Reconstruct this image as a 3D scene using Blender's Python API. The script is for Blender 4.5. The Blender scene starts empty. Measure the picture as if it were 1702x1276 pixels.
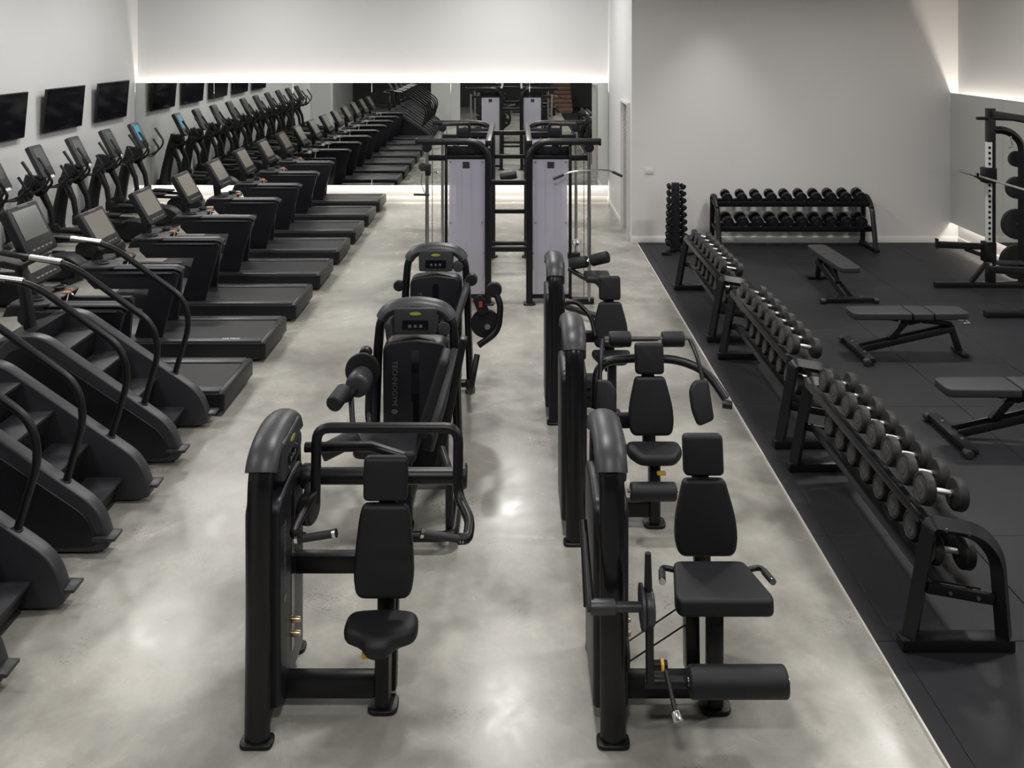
import bpy, bmesh, math, random
from mathutils import Vector, Matrix
random.seed(7)
PI = math.pi
C = bpy.context.scene.collection
sc = bpy.context.scene

# ------------------------------------------------------------------ camera
cam_d = bpy.data.cameras.new('camera'); cam = bpy.data.objects.new('camera', cam_d); C.objects.link(cam)
cam.location = (0, 0, 3.3); cam.rotation_euler = (PI/2, 0, 0)
cam_d.sensor_width = 36; cam_d.lens = 1450/1702*36
cam_d.shift_x = (851-855)/1702; cam_d.shift_y = -(638-60)/1702
cam_d.clip_start = 0.05; cam_d.clip_end = 100
sc.camera = cam

# ------------------------------------------------------------------ world, exposure, lights
w = bpy.data.worlds.new('world'); sc.world = w; w.use_nodes = True
w.node_tree.nodes['Background'].inputs[0].default_value = (0.8, 0.85, 0.9, 1)
w.node_tree.nodes['Background'].inputs[1].default_value = 0.05
vs = sc.view_settings
vs.view_transform = 'Standard'; vs.look = 'None'; vs.gamma = 1; vs.use_curve_mapping = False; vs.exposure = 0.14
sc.cycles.use_denoising = True
sc.cycles.max_bounces = 8; sc.cycles.diffuse_bounces = 4; sc.cycles.glossy_bounces = 5
sc.cycles.transparent_max_bounces = 12; sc.cycles.caustics_reflective = False; sc.cycles.caustics_refractive = False
sc.cycles.sample_clamp_indirect = 6

def area(name, loc, sx, sy, power, col=(1, .98, .95), rot=(0, 0, 0), spread=PI):
    d = bpy.data.lights.new(name, 'AREA'); d.shape = 'RECTANGLE'; d.size = sx; d.size_y = sy
    d.energy = power; d.color = col; d.spread = spread
    o = bpy.data.objects.new(name, d); C.objects.link(o); o.location = loc; o.rotation_euler = rot
    return o
def spot(name, loc, power, angle, blend=.6, col=(1, .98, .95), rot=(0, 0, 0), r=.06):
    d = bpy.data.lights.new(name, 'SPOT'); d.energy = power; d.spot_size = angle; d.spot_blend = blend; d.color = col
    d.shadow_soft_size = r
    o = bpy.data.objects.new(name, d); C.objects.link(o); o.location = loc; o.rotation_euler = rot
    return o
ZC = 4.9
LAMPS = [(-4.9, y) for y in (2.4, 7.1, 11.9, 14.9)] + [(-.1, y) for y in (1.0, 5.7, 10.5, 15.2)]
LAMPS_R = [(4.6, y) for y in (1.0, 5.5, 10.0)]
for x, y in LAMPS:
    area('ceiling_lamp_light', (x, y, ZC-.06), 1.3 if x < -1 else .5, .3, 90 if x < -1 else 94)
for x, y in LAMPS_R:
    area('ceiling_lamp_light', (x, y, ZC-.06), .7, .3, 100, spread=2.7)
spot('downlight_light', (3.1, 13.0, ZC-.06), 190, math.radians(66), .95)
# hidden LED strips behind the mirrors
WARM = (1, .93, .83)
area('mirror_strip_light', (-2.83, 17.34, 2.375-.2), 9.3, .04, 78, WARM, (PI, 0, 0))
area('mirror_strip_light', (-2.83, 17.34, .345+.10), 9.3, .04, 52, WARM, (0, 0, 0))
area('mirror_strip_light', (7.03, 8.0, 2.40-.2), .04, 11.6, 115, WARM, (PI, 0, 0))
area('mirror_strip_light', (7.03, 8.0, .335+.10), .04, 11.6, 60, WARM, (0, 0, 0))

# ------------------------------------------------------------------ materials
M = {}
def mat(name, col, rough=.5, metal=0, noise=None, bump=0, bscale=200, spec=.5, coat=0, mottle=None):
    m = bpy.data.materials.new(name); m.use_nodes = True; nt = m.node_tree; b = nt.nodes['Principled BSDF']
    b.inputs['Base Color'].default_value = (*col, 1); b.inputs['Roughness'].default_value = rough
    b.inputs['Metallic'].default_value = metal; b.inputs['Specular IOR Level'].default_value = spec
    b.inputs['Coat Weight'].default_value = coat
    tc = nt.nodes.new('ShaderNodeTexCoord')
    if mottle:
        s, a = mottle
        n = nt.nodes.new('ShaderNodeTexNoise'); n.inputs['Scale'].default_value = s; n.inputs['Detail'].default_value = 6
        nt.links.new(tc.outputs['Object'], n.inputs['Vector'])
        r = nt.nodes.new('ShaderNodeValToRGB')
        r.color_ramp.elements[0].position = .3; r.color_ramp.elements[1].position = .7
        r.color_ramp.elements[0].color = tuple(c*(1-a) for c in col)+(1,)
        r.color_ramp.elements[1].color = tuple(min(1, c*(1+a)) for c in col)+(1,)
        nt.links.new(n.outputs['Fac'], r.inputs['Fac']); nt.links.new(r.outputs['Color'], b.inputs['Base Color'])
    if bump:
        n = nt.nodes.new('ShaderNodeTexNoise'); n.inputs['Scale'].default_value = bscale; n.inputs['Detail'].default_value = 3
        nt.links.new(tc.outputs['Object'], n.inputs['Vector'])
        bp = nt.nodes.new('ShaderNodeBump'); bp.inputs['Strength'].default_value = bump; bp.inputs['Distance'].default_value = .002
        nt.links.new(n.outputs['Fac'], bp.inputs['Height']); nt.links.new(bp.outputs['Normal'], b.inputs['Normal'])
    M[name] = m; return m
mat('powder_black', (.006, .006, .0075), .38, bump=.08, bscale=500, spec=.36)
mat('gloss_black', (.007, .007, .0085), .26, spec=.36)
mat('plastic_black', (.009, .009, .011), .42, bump=.1, bscale=400, spec=.36)
mat('plastic_grey', (.032, .033, .038), .42, bump=.1, bscale=400)
mat('shroud_dark', (.0095, .0095, .013), .4, spec=.35)
mat('upholstery', (.010, .0105, .013), .5, bump=.35, bscale=900, spec=.35)
mat('bench_vinyl', (.026, .026, .028), .52, bump=.3, bscale=700, spec=.35)
mat('rubber', (.014, .014, .015), .6, bump=.3, bscale=300, mottle=(8, .3))
mat('head_rubber', (.014, .014, .014), .5, bump=.3, bscale=300, mottle=(14, .3), spec=.36)
mat('head_face', (.032, .032, .03), .6, bump=.4, bscale=200, mottle=(30, .35))
mat('belt', (.015, .015, .017), .5, bump=.5, bscale=600, mottle=(3, .25), spec=.35)
mat('deck_rail', (.028, .028, .032), .4, bump=.2, bscale=500)
mat('stair_panel', (.010, .010, .0125), .42, bump=.2, bscale=300, mottle=(4, .2), spec=.35)
mat('stair_trim', (.028, .028, .033), .38, bump=.2, bscale=300)
mat('tread', (.024, .024, .028), .5, bump=.6, bscale=150, mottle=(9, .35), spec=.35)
mat('riser', (.009, .009, .009), .5, mottle=(6, .3), spec=.35)
mat('chrome', (.75, .75, .76), .14, 1)
mat('steel', (.5, .5, .5), .3, 1)
mat('steel_knurled', (.8, .8, .8), .28, 1, bump=.8, bscale=900)
mat('screen_black', (.006, .006, .009), .07)
mat('screen_grey', (.17, .16, .135), .25)
mat('screen_dim', (.075, .085, .075), .25)
mat('screen_pale', (.25, .27, .24), .25)
mat('key_grey', (.14, .14, .13), .4)
mat('yellow', (.75, .45, .07), .4)
mat('lime', (.30, .32, .05), .4)
mat('red', (.4, .03, .03), .4)
mat('orange', (.38, .17, .09), .45)
mat('white_print', (.7, .7, .72), .4)
mat('grey_print', (.10, .10, .11), .4)
mat('brass', (.8, .62, .38), .3, 1)
mat('skirt_white', (.72, .71, .68), .45)
mat('plate_plastic', (.6, .6, .58), .4)
mat('timber', (.14, .075, .05), .5, mottle=(3, .3))
mat('charcoal', (.03, .03, .032), .7)
mat('silver_edge', (.62, .60, .56), .4)
mat('lamp_body', (.7, .7, .7), .4)
mat('ceiling_paint', (.7, .69, .67), .8)
mat('mirror_edge', (.1, .25, .22), .1)

def wall_mat(name, col):
    m = mat(name, col, .62, bump=.12, bscale=120); nt = m.node_tree; b = nt.nodes['Principled BSDF']
    tc = nt.nodes.new('ShaderNodeTexCoord'); n = nt.nodes.new('ShaderNodeTexNoise'); n.inputs['Scale'].default_value = .7
    n.inputs['Detail'].default_value = 3
    nt.links.new(tc.outputs['Object'], n.inputs['Vector'])
    r = nt.nodes.new('ShaderNodeValToRGB'); r.color_ramp.elements[0].position = .3; r.color_ramp.elements[1].position = .7
    r.color_ramp.elements[0].color = tuple(c*.97 for c in col)+(1,); r.color_ramp.elements[1].color = (*col, 1)
    nt.links.new(n.outputs['Fac'], r.inputs['Fac']); nt.links.new(r.outputs['Color'], b.inputs['Base Color'])
wall_mat('wall_white', (.64, .642, .642))
wall_mat('wall_grey', (.64, .628, .615))

def concrete():
    m = bpy.data.materials.new('polished_concrete'); m.use_nodes = True; nt = m.node_tree; b = nt.nodes['Principled BSDF']
    L = nt.links.new; N = nt.nodes.new
    tc = N('ShaderNodeTexCoord')
    def noise(s, d, ro=.55, dist=0):
        n = N('ShaderNodeTexNoise'); n.inputs['Scale'].default_value = s; n.inputs['Detail'].default_value = d
        n.inputs['Roughness'].default_value = ro; n.inputs['Distortion'].default_value = dist
        L(tc.outputs['Object'], n.inputs['Vector']); return n
    def ramp(src, p0, c0, p1, c1):
        r = N('ShaderNodeValToRGB'); e = r.color_ramp.elements
        e[0].position = p0; e[0].color = c0; e[1].position = p1; e[1].color = c1
        L(src, r.inputs['Fac']); return r
    n1 = noise(.8, 5, .5, .35)
    r1 = ramp(n1.outputs['Fac'], .32, (.20, .193, .172, 1), .66, (.425, .415, .378, 1))
    n2 = noise(3.2, 8, .65, .3)
    r2 = ramp(n2.outputs['Fac'], .3, (.76, .76, .76, 1), .7, (1.1, 1.1, 1.1, 1))
    mx = N('ShaderNodeMix'); mx.data_type = 'RGBA'; mx.blend_type = 'MULTIPLY'; mx.inputs[0].default_value = 1
    L(r1.outputs['Color'], mx.inputs[6]); L(r2.outputs['Color'], mx.inputs[7])
    # exposed aggregate speckle in patches
    v = N('ShaderNodeTexVoronoi'); v.inputs['Scale'].default_value = 55; L(tc.outputs['Object'], v.inputs['Vector'])
    rv = ramp(v.outputs['Distance'], .18, (.42, .42, .42, 1), .42, (1, 1, 1, 1))
    n3 = noise(1.1, 5, .7, 0); rp = ramp(n3.outputs['Fac'], .54, (0, 0, 0, 1), .70, (1, 1, 1, 1))
    m2 = N('ShaderNodeMix'); m2.data_type = 'RGBA'; m2.blend_type = 'MULTIPLY'
    L(rp.outputs['Color'], m2.inputs[0]); L(mx.outputs[2], m2.inputs[6]); L(rv.outputs['Color'], m2.inputs[7])
    L(m2.outputs[2], b.inputs['Base Color'])
    rr = ramp(n2.outputs['Fac'], .3, (.17, .17, .17, 1), .7, (.30, .30, .30, 1)); L(rr.outputs['Color'], b.inputs['Roughness'])
    b.inputs['Specular IOR Level'].default_value = .24
    bp = N('ShaderNodeBump'); bp.inputs['Strength'].default_value = .06; bp.inputs['Distance'].default_value = .01
    L(n1.outputs['Fac'], bp.inputs['Height']); L(bp.outputs['Normal'], b.inputs['Normal'])
    M['concrete'] = m
concrete()
def rubber_floor():
    m = mat('rubber_floor', (.03, .03, .032), .55, bump=.5, bscale=260, spec=.25); nt = m.node_tree; b = nt.nodes['Principled BSDF']
    L = nt.links.new; N = nt.nodes.new
    tc = N('ShaderNodeTexCoord'); n = N('ShaderNodeTexNoise'); n.inputs['Scale'].default_value = 1.3; n.inputs['Detail'].default_value = 7
    g = N('ShaderNodeNewGeometry'); L(g.outputs['Position'], n.inputs['Vector'])
    r = N('ShaderNodeValToRGB'); e = r.color_ramp.elements
    e[0].position = .3; e[0].color = (.0105, .0105, .013, 1); e[1].position = .72; e[1].color = (.021, .021, .0245, 1)
    L(n.outputs['Fac'], r.inputs['Fac']); L(r.outputs['Color'], b.inputs['Base Color'])
rubber_floor()
def special():
    m = bpy.data.materials.new('mirror'); m.use_nodes = True; b = m.node_tree.nodes['Principled BSDF']
    b.inputs['Base Color'].default_value = (.80, .83, .80, 1); b.inputs['Metallic'].default_value = 1; b.inputs['Roughness'].default_value = 0.0
    M['mirror'] = m
    m = bpy.data.materials.new('smoked_shroud'); m.use_nodes = True; nt = m.node_tree; b = nt.nodes['Principled BSDF']
    b.inputs['Base Color'].default_value = (.85, .83, .92, 1); b.inputs['Roughness'].default_value = .25
    t = nt.nodes.new('ShaderNodeBsdfTransparent'); t.inputs[0].default_value = (.75, .74, .8, 1)
    x = nt.nodes.new('ShaderNodeMixShader'); x.inputs[0].default_value = .38
    nt.links.new(t.outputs[0], x.inputs[1]); nt.links.new(b.outputs[0], x.inputs[2])
    nt.links.new(x.outputs[0], nt.nodes['Material Output'].inputs[0]); M['smoked_shroud'] = m
    for nm, col, st in (('lamp_glow', (1, .97, .92), 6), ('screen_blue', (.05, .22, .32), .35), ('screen_lit', (.5, .55, .5), .25), ('led_glow', (1, .93, .83), 5)):
        m = bpy.data.materials.new(nm); m.use_nodes = True; b = m.node_tree.nodes['Principled BSDF']
        b.inputs['Base Color'].default_value = (*col, 1); b.inputs['Emission Color'].default_value = (*col, 1)
        b.inputs['Emission Strength'].default_value = st; M[nm] = m
special()

# ------------------------------------------------------------------ geometry helpers
def V(*a): return Vector(a)
def frame(o, u, v):
    u = Vector(u).normalized(); v = Vector(v); v = (v-u*v.dot(u)).normalized(); n = u.cross(v)
    m = Matrix((u, v, n)).transposed().to_4x4(); m.translation = Vector(o); return m
def fillet(pts, r, n=5, closed=False):
    pts = [Vector(p) for p in pts]; out = []; N = len(pts)
    for i, p in enumerate(pts):
        if not closed and i in (0, N-1): out.append(p); continue
        a = pts[i-1]; b = pts[(i+1) % N]
        da = (a-p); db = (b-p); rr = r[i] if isinstance(r, (list, tuple)) else r
        k = min(rr, da.length*.48, db.length*.48)
        if k < 1e-5: out.append(p); continue
        p0 = p+da.normalized()*k; p1 = p+db.normalized()*k
        for j in range(n+1):
            t = j/n; out.append(p0*(1-t)**2+p*2*t*(1-t)+p1*t*t)
    return out
def rrect(wd, h, r, n=4):
    return [(p.x, p.y) for p in fillet([(-wd/2, -h/2, 0), (wd/2, -h/2, 0), (wd/2, h/2, 0), (-wd/2, h/2, 0)], r, n, True)]
class MB:
    def __init__(s): s.bm = bmesh.new()
    def take(s, b, mt=None):
        if mt is not None: bmesh.ops.transform(b, matrix=mt, verts=b.verts)
        me = bpy.data.meshes.new('t'); b.to_mesh(me); b.free(); s.bm.from_mesh(me); bpy.data.meshes.remove(me); return s
    def box(s, c, sz, rot=None, bev=0, seg=2):
        b = bmesh.new(); bmesh.ops.create_cube(b, size=1)
        bmesh.ops.scale(b, vec=sz, verts=b.verts)
        if bev: bmesh.ops.bevel(b, geom=b.edges[:], offset=bev, segments=seg, profile=.5, affect='EDGES', clamp_overlap=True)
        mt = Matrix.Translation(c)
        if rot is not None:
            from mathutils import Euler
            mt = mt @ Euler(rot).to_matrix().to_4x4()
        return s.take(b, mt)
    def bar(s, p0, p1, wd, h, ref=(0, 0, 1), bev=.006):
        p0 = Vector(p0); p1 = Vector(p1); t = (p1-p0); L = t.length
        u = t.normalized(); r = Vector(ref); n = (r-u*r.dot(u)).normalized(); v = n.cross(u)
        m = Matrix((u, v, n)).transposed().to_4x4(); m.translation = (p0+p1)/2
        b = bmesh.new(); bmesh.ops.create_cube(b, size=1); bmesh.ops.scale(b, vec=(L, wd, h), verts=b.verts)
        if bev: bmesh.ops.bevel(b, geom=b.edges[:], offset=bev, segments=2, profile=.5, affect='EDGES', clamp_overlap=True)
        return s.take(b, m)
    def cyl(s, p0, p1, r, r2=None, seg=18, bev=0):
        p0 = Vector(p0); p1 = Vector(p1); t = p1-p0
        b = bmesh.new(); bmesh.ops.create_cone(b, cap_ends=True, segments=seg, radius1=r, radius2=r if r2 is None else r2, depth=t.length)
        if bev:
            ed = [e for e in b.edges if len(e.link_faces) == 2 and any(len(f.verts) > 4 for f in e.link_faces)]
            bmesh.ops.bevel(b, geom=ed, offset=bev, segments=3, profile=.5, affect='EDGES', clamp_overlap=True)
        m = t.to_track_quat('Z', 'Y').to_matrix().to_4x4(); m.translation = (p0+p1)/2
        return s.take(b, m)
    def prism(s, outline, mt, t, bev=0, seg=3):
        b = bmesh.new(); vs = [b.verts.new((x, y, 0)) for x, y in outline]; f = b.faces.new(vs)
        r = bmesh.ops.extrude_face_region(b, geom=[f]); nv = [g for g in r['geom'] if isinstance(g, bmesh.types.BMVert)]
        bmesh.ops.translate(b, vec=(0, 0, t), verts=nv); bmesh.ops.recalc_face_normals(b, faces=b.faces[:])
        if bev:
            ed = [e for e in b.edges if e.calc_face_angle(0) > .9 and (abs(e.verts[0].co.z-e.verts[1].co.z) < 1e-6)]
            bmesh.ops.bevel(b, geom=ed, offset=bev, segments=seg, profile=.5, affect='EDGES', clamp_overlap=True)
        return s.take(b, mt)
    def xz(s, outline, y0, y1, bev=0, seg=3):    # outline in x,z extruded along y
        return s.prism(outline, frame((0, y1, 0), (1, 0, 0), (0, 0, 1)), y1-y0, bev, seg)
    def yz(s, outline, x0, x1, bev=0, seg=3):    # outline in y,z extruded along x
        return s.prism(outline, frame((x0, 0, 0), (0, 1, 0), (0, 0, 1)), x1-x0, bev, seg)
    def xy(s, outline, z0, z1, bev=0, seg=3):
        return s.prism(outline, Matrix.Translation((0, 0, z0)), z1-z0, bev, seg)
    def tube(s, pts, r, seg=10, ref=None, sec=None, closed=False, cap=True):
        pts = [Vector(p) for p in pts]; n = len(pts); b = bmesh.new(); rings = []; prevN = None
        for i, p in enumerate(pts):
            if closed: t = pts[(i+1) % n]-pts[i-1]
            else: t = pts[min(i+1, n-1)]-pts[max(i-1, 0)]
            t.normalize()
            if ref is not None: nn = Vector(ref); nn = (nn-t*nn.dot(t)).normalized()
            else:
                if prevN is None:
                    a = V(0, 0, 1) if abs(t.z) < .9 else V(1, 0, 0); nn = (a-t*a.dot(t)).normalized()
                else: nn = (prevN-t*prevN.dot(t)).normalized()
            prevN = nn; bb = t.cross(nn)
            a_, b_ = sec if sec else ((r[i] if isinstance(r, (list, tuple)) else r),)*2
            rings.append([b.verts.new(p+nn*math.cos(2*PI*k/seg)*a_+bb*math.sin(2*PI*k/seg)*b_) for k in range(seg)])
        for i in range(n if closed else n-1):
            A = rings[i]; B = rings[(i+1) % n]
            for k in range(seg): b.faces.new((A[k], A[(k+1) % seg], B[(k+1) % seg], B[k]))
        if cap and not closed:
            b.faces.new(rings[0][::-1]); b.faces.new(rings[-1])
        bmesh.ops.recalc_face_normals(b, faces=b.faces[:])
        return s.take(b)
    def lathe(s, prof, mt, seg=24):
        b = bmesh.new(); rings = []
        for r, z in prof: rings.append([b.verts.new((max(r, 1e-4)*math.cos(2*PI*k/seg), max(r, 1e-4)*math.sin(2*PI*k/seg), z)) for k in range(seg)])
        for i in range(len(rings)-1):
            for k in range(seg): b.faces.new((rings[i][k], rings[i][(k+1) % seg], rings[i+1][(k+1) % seg], rings[i+1][k]))
        b.faces.new(rings[0][::-1]); b.faces.new(rings[-1])
        bmesh.ops.recalc_face_normals(b, faces=b.faces[:])
        return s.take(b, mt)
    def build(s, name, m, parent=None, ang=38):
        me = bpy.data.meshes.new(name); s.bm.to_mesh(me); s.bm.free(); me.materials.append(M[m])
        me.shade_smooth(); me.set_sharp_from_angle(angle=math.radians(ang))
        o = bpy.data.objects.new(name, me); C.objects.link(o)
        if parent: o.parent = parent
        return o
def text(s, size, mt, m, parent, name='lettering', ext=.0008):
    cu = bpy.data.curves.new('txt', 'FONT'); cu.body = s; cu.size = size; cu.extrude = ext; cu.align_x = 'CENTER'; cu.align_y = 'CENTER'
    cu.resolution_u = 2
    t = bpy.data.objects.new('txt', cu); C.objects.link(t)
    dg = bpy.context.evaluated_depsgraph_get(); dg.update()
    me = bpy.data.meshes.new_from_object(t.evaluated_get(dg)); me.transform(mt)
    bpy.data.objects.remove(t); bpy.data.curves.remove(cu)
    me.materials.clear(); me.materials.append(M[m]); me.name = name
    o = bpy.data.objects.new(name, me); C.objects.link(o); o.parent = parent; return o
def tag(o, label, cat, group=None):
    o['label'] = label; o['category'] = cat
    if group: o['group'] = group
    return o
def thing(name, label, cat, loc=(0, 0, 0), rz=0, group=None):
    o = bpy.data.objects.new(name, None); C.objects.link(o); o.empty_display_size = .2
    o.location = loc; o.rotation_euler = (0, 0, rz); return tag(o, label, cat, group)
def struct(name, mb, m, parent=None):
    o = mb.build(name, m, parent)
    if not parent: o['kind'] = 'structure'
    return o
def dup(root, loc=None, rz=None, label=None, group=None):
    def cp(o, par):
        c = o.copy(); C.objects.link(c)
        if par: c.parent = par
        for ch in o.children: cp(ch, c)
        return c
    kids = list(root.children); r = root.copy(); C.objects.link(r)
    for ch in kids: cp(ch, r)
    if loc is not None: r.location = loc
    if rz is not None: r.rotation_euler = (0, 0, rz)
    if label: r['label'] = label
    if group: r['group'] = group
    return r
ORD = ['first', 'second', 'third', 'fourth', 'fifth', 'sixth', 'seventh', 'eighth', 'ninth', 'tenth', 'eleventh']

# ------------------------------------------------------------------ room
XL, XR, YB, YR, XC = -7.52, 7.07, 17.42, 13.9, 1.87
YF = -6.0; H = ZC
struct('floor', MB().box(((XL+XR)/2, (YF+YB)/2, -.05), (XR-XL+.4, YB-YF+.4, .1)), 'concrete')
struct('ceiling', MB().box(((XL+XR)/2, (YF+YB)/2, H+.05), (XR-XL+.4, YB-YF+.4, .1)), 'ceiling_paint')
struct('wall_left', MB().box((XL-.1, (YF+YB)/2, H/2), (.2, YB-YF+.4, H)), 'wall_white')
struct('wall_back', MB().box(((XL+XC)/2, YB+.1, H/2), (XC-XL+.2, .2, H)), 'wall_white')
struct('wall_back_right', MB().box(((XC+XR)/2+.05, YR+.1, H/2), (XR-XC+.1, .2, H)), 'wall_grey')
struct('wall_right', MB().box((XR+.1, (YF+YR)/2, H/2), (.2, YR-YF+.4, H)), 'wall_grey')
# side return with door opening
dY0, dY1, dH = 14.15, 14.98, 2.18
m = MB()
m.box((XC+.06, (YR+.2+dY0)/2, H/2), (.12, dY0-YR-.2, H)); m.box((XC+.06, (dY1+YB)/2, H/2), (.12, YB-dY1, H))
m.box((XC+.06, (dY0+dY1)/2, (dH+H)/2), (.12, dY1-dY0, H-dH))
struct('wall_return', m, 'wall_white')
d = struct('door_1', MB().box((XC+.10, (dY0+dY1)/2, dH/2), (.04, dY1-dY0-.02, dH-.01)), 'wall_grey')
MB().cyl((XC+.01, dY1-.1, 1.02), (XC+.08, dY1-.1, 1.02), .012).tube(fillet([(XC+.02, dY1-.1, 1.02), (XC+.02, dY1-.22, 1.02)], .01), .009).build('door_handle', 'steel', d)
m = MB(); m.box((XC+.02, dY0-.02, dH/2), (.14, .04, dH)); m.box((XC+.02, dY1+.02, dH/2), (.14, .04, dH)); m.box((XC+.02, (dY0+dY1)/2, dH+.02), (.14, dY1-dY0+.08, .04))
m.build('door_frame', 'wall_grey', d)
# hidden behind the camera: seen only in the mirror
struct('wall_rear', MB().box(((XL+XR)/2, YF-.1, H/2), (XR-XL+.4, .2, H)), 'charcoal')
struct('wall_pier', MB().box((-2.55, 2.2, H/2), (1.05, .4, H)), 'wall_white')
struct('wall_pier_left', MB().box((-7.15, 2.2, H/2), (.74, .4, H)), 'wall_white')
# baseboards
struct('baseboard_right_back', MB().box(((XC+XR)/2, YR-.008, .055), (XR-XC, .016, .11), bev=.004), 'skirt_white')
struct('baseboard_left', MB().box((XL+.008, (YF+YB)/2, .05), (.016, YB-YF, .1), bev=.004), 'skirt_white')
struct('baseboard_back', MB().box(((XL+XC)/2, YB-.008, .05), (XC-XL, .016, .1), bev=.004), 'skirt_white')
m = MB(); m.box((XC-.008, (dY1+.05+YB)/2, .05), (.016, YB-dY1-.05, .1), bev=.004); struct('baseboard_return', m, 'skirt_white')
struct('baseboard_right', MB().box((XR-.008, (YF+YR)/2, .05), (.016, YR-YF, .1), bev=.004), 'skirt_white')

# mirrors
def wall_mirror(label, loc, length, z0, z1, rz, n):
    t = thing('wall_mirror', label, 'mirror', loc, rz)
    pw = length/n
    for i in range(n):
        MB().box((-length/2+pw*(i+.5), -.125, (z0+z1)/2), (pw-.003, .01, z1-z0)).build('mirror_panel', 'mirror', t)
    MB().box((0, -.06, (z0+z1)/2), (length-.1, .118, (z1-z0)-.62)).build('backing_frame', 'skirt_white', t)
    MB().box((0, -.085, z1-.225), (length-.06, .03, .014)).build('led_channel', 'silver_edge', t)
    MB().box((0, -.085, z0+.14), (length-.06, .03, .014)).build('led_channel', 'silver_edge', t)
    return t
wall_mirror('long frameless mirror across the far wall behind the cardio machines', ((XL+XC)/2, YB, 0), XC-XL-.01, .345, 2.375, 0, 6)
wall_mirror('frameless mirror on the right wall behind the squat rack', (XR, 7.9, 0), 11.985, .335, 2.40, -PI/2, 8)

# switch plate
sp = MB().box((2.15, YR-.006, 1.15), (.14, .012, .1), bev=.004).build('switch_plate', 'plate_plastic'); tag(sp, 'small white switch plate on the wall left of the dumbbell tree', 'switch')
MB().box((2.12, YR-.014, 1.15), (.03, .006, .05), bev=.002).build('rocker', 'plate_plastic', sp)
MB().box((2.18, YR-.014, 1.15), (.03, .006, .05), bev=.002).build('rocker', 'plate_plastic', sp)

# ceiling lamps
t0 = thing('ceiling_lamp', 'x', 'ceiling lamp', (0, 0, 0), 0, 'ceiling lamps above the gym floor')
MB().box((0, 0, ZC-.02), (.78, .38, .04), bev=.006).build('lamp_housing', 'lamp_body', t0)
MB().box((0, 0, ZC-.043), (.68, .28, .006)).build('diffuser', 'lamp_glow', t0)
first = True
for x, y in LAMPS+LAMPS_R:
    if first: t0.location = (x, y, 0); first = False; o = t0
    else: o = dup(t0, (x, y, 0))
    row = {-4.9: 'left aisle', -.1: 'strength machines', 4.6: 'rubber mat'}[x]
    o['label'] = 'white ceiling lamp above the %s, %s from the rear, seen only as floor glare' % (row, ORD[[q for p, q in LAMPS+LAMPS_R if p == x].index(y)])

# rubber matting
MX, MT = 1.96, .014
mat0 = struct('floor_matting', MB().box(((MX+XR)/2+.02, (YF+YR)/2, .003), (XR-MX-.06, YR-YF-.02, .006)), 'rubber')
xs = [2.07, 2.95, 3.95, 4.95, 5.95, 6.95, XR-.02]
ys = [YR-.01]+[13.74-k for k in range(0, 17)]
tile_cache = {}
for i in range(len(xs)-1):
    for j in range(len(ys)-1):
        a, b_ = round(xs[i+1]-xs[i], 3), round(ys[j]-ys[j+1], 3)
        if (a, b_) not in tile_cache:
            o = MB().box((0, 0, 0), (a-.004, b_-.004, MT), bev=.003, seg=1).build('rubber_tile', 'rubber_floor', mat0); tile_cache[(a, b_)] = o
        else:
            o = tile_cache[(a, b_)].copy(); C.objects.link(o)
        o.location = ((xs[i]+xs[i+1])/2, (ys[j]+ys[j+1])/2, MT/2+.001+random.uniform(0, .0015))
for j in range(len(ys)-1):
    MB().xz([(MX, 0), (2.068, 0), (2.068, MT+.001), (1.975, MT-.001), (MX, .004)], ys[j+1]+.002, ys[j]-.002).build('ramp_edge', 'rubber_floor', mat0)
MB().box((MX-.005, (YF+YR)/2, .0075), (.011, YR-YF-.02, .015)).build('edge_trim', 'silver_edge', mat0)

# ------------------------------------------------------------------ televisions
tv = thing('television', 'x', 'television', (XL, 0, 2.11), 0, 'televisions on the left wall')
R5 = Matrix.Translation((.10, 0, 0)) @ Matrix.Rotation(math.radians(5), 4, 'Y')
def tv_part(nm, c, s_, m_, bev):
    mb = MB().box(c, s_, bev=bev); bmesh.ops.transform(mb.bm, matrix=R5, verts=mb.bm.verts); return mb.build(nm, m_, tv)
tv_part('casing', (0, 0, 0), (.04, 1.23, .70), 'plastic_black', .006)
tv_part('screen', (.021, 0, .006), (.004, 1.205, .668), 'screen_black', 0)
MB().box((.04, 0, 0), (.07, .5, .36), bev=.01).build('wall_bracket', 'powder_black', tv)
TVY = [16.1, 14.38, 12.62, 10.88, 9.12]
for i, y in enumerate(TVY):
    o = tv if i == 0 else dup(tv, (XL, y, 2.11))
    o.location = (XL, y, 2.11)
    o['label'] = ['black wall television nearest the mirror, above the far crosstrainers', 'black wall television second from the mirror on the left wall',
                  'black wall television cut by the left edge of the photo', 'black wall television fourth from the mirror, seen only in its reflection',
                  'black wall television fifth from the mirror, seen only in its reflection'][i]

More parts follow.
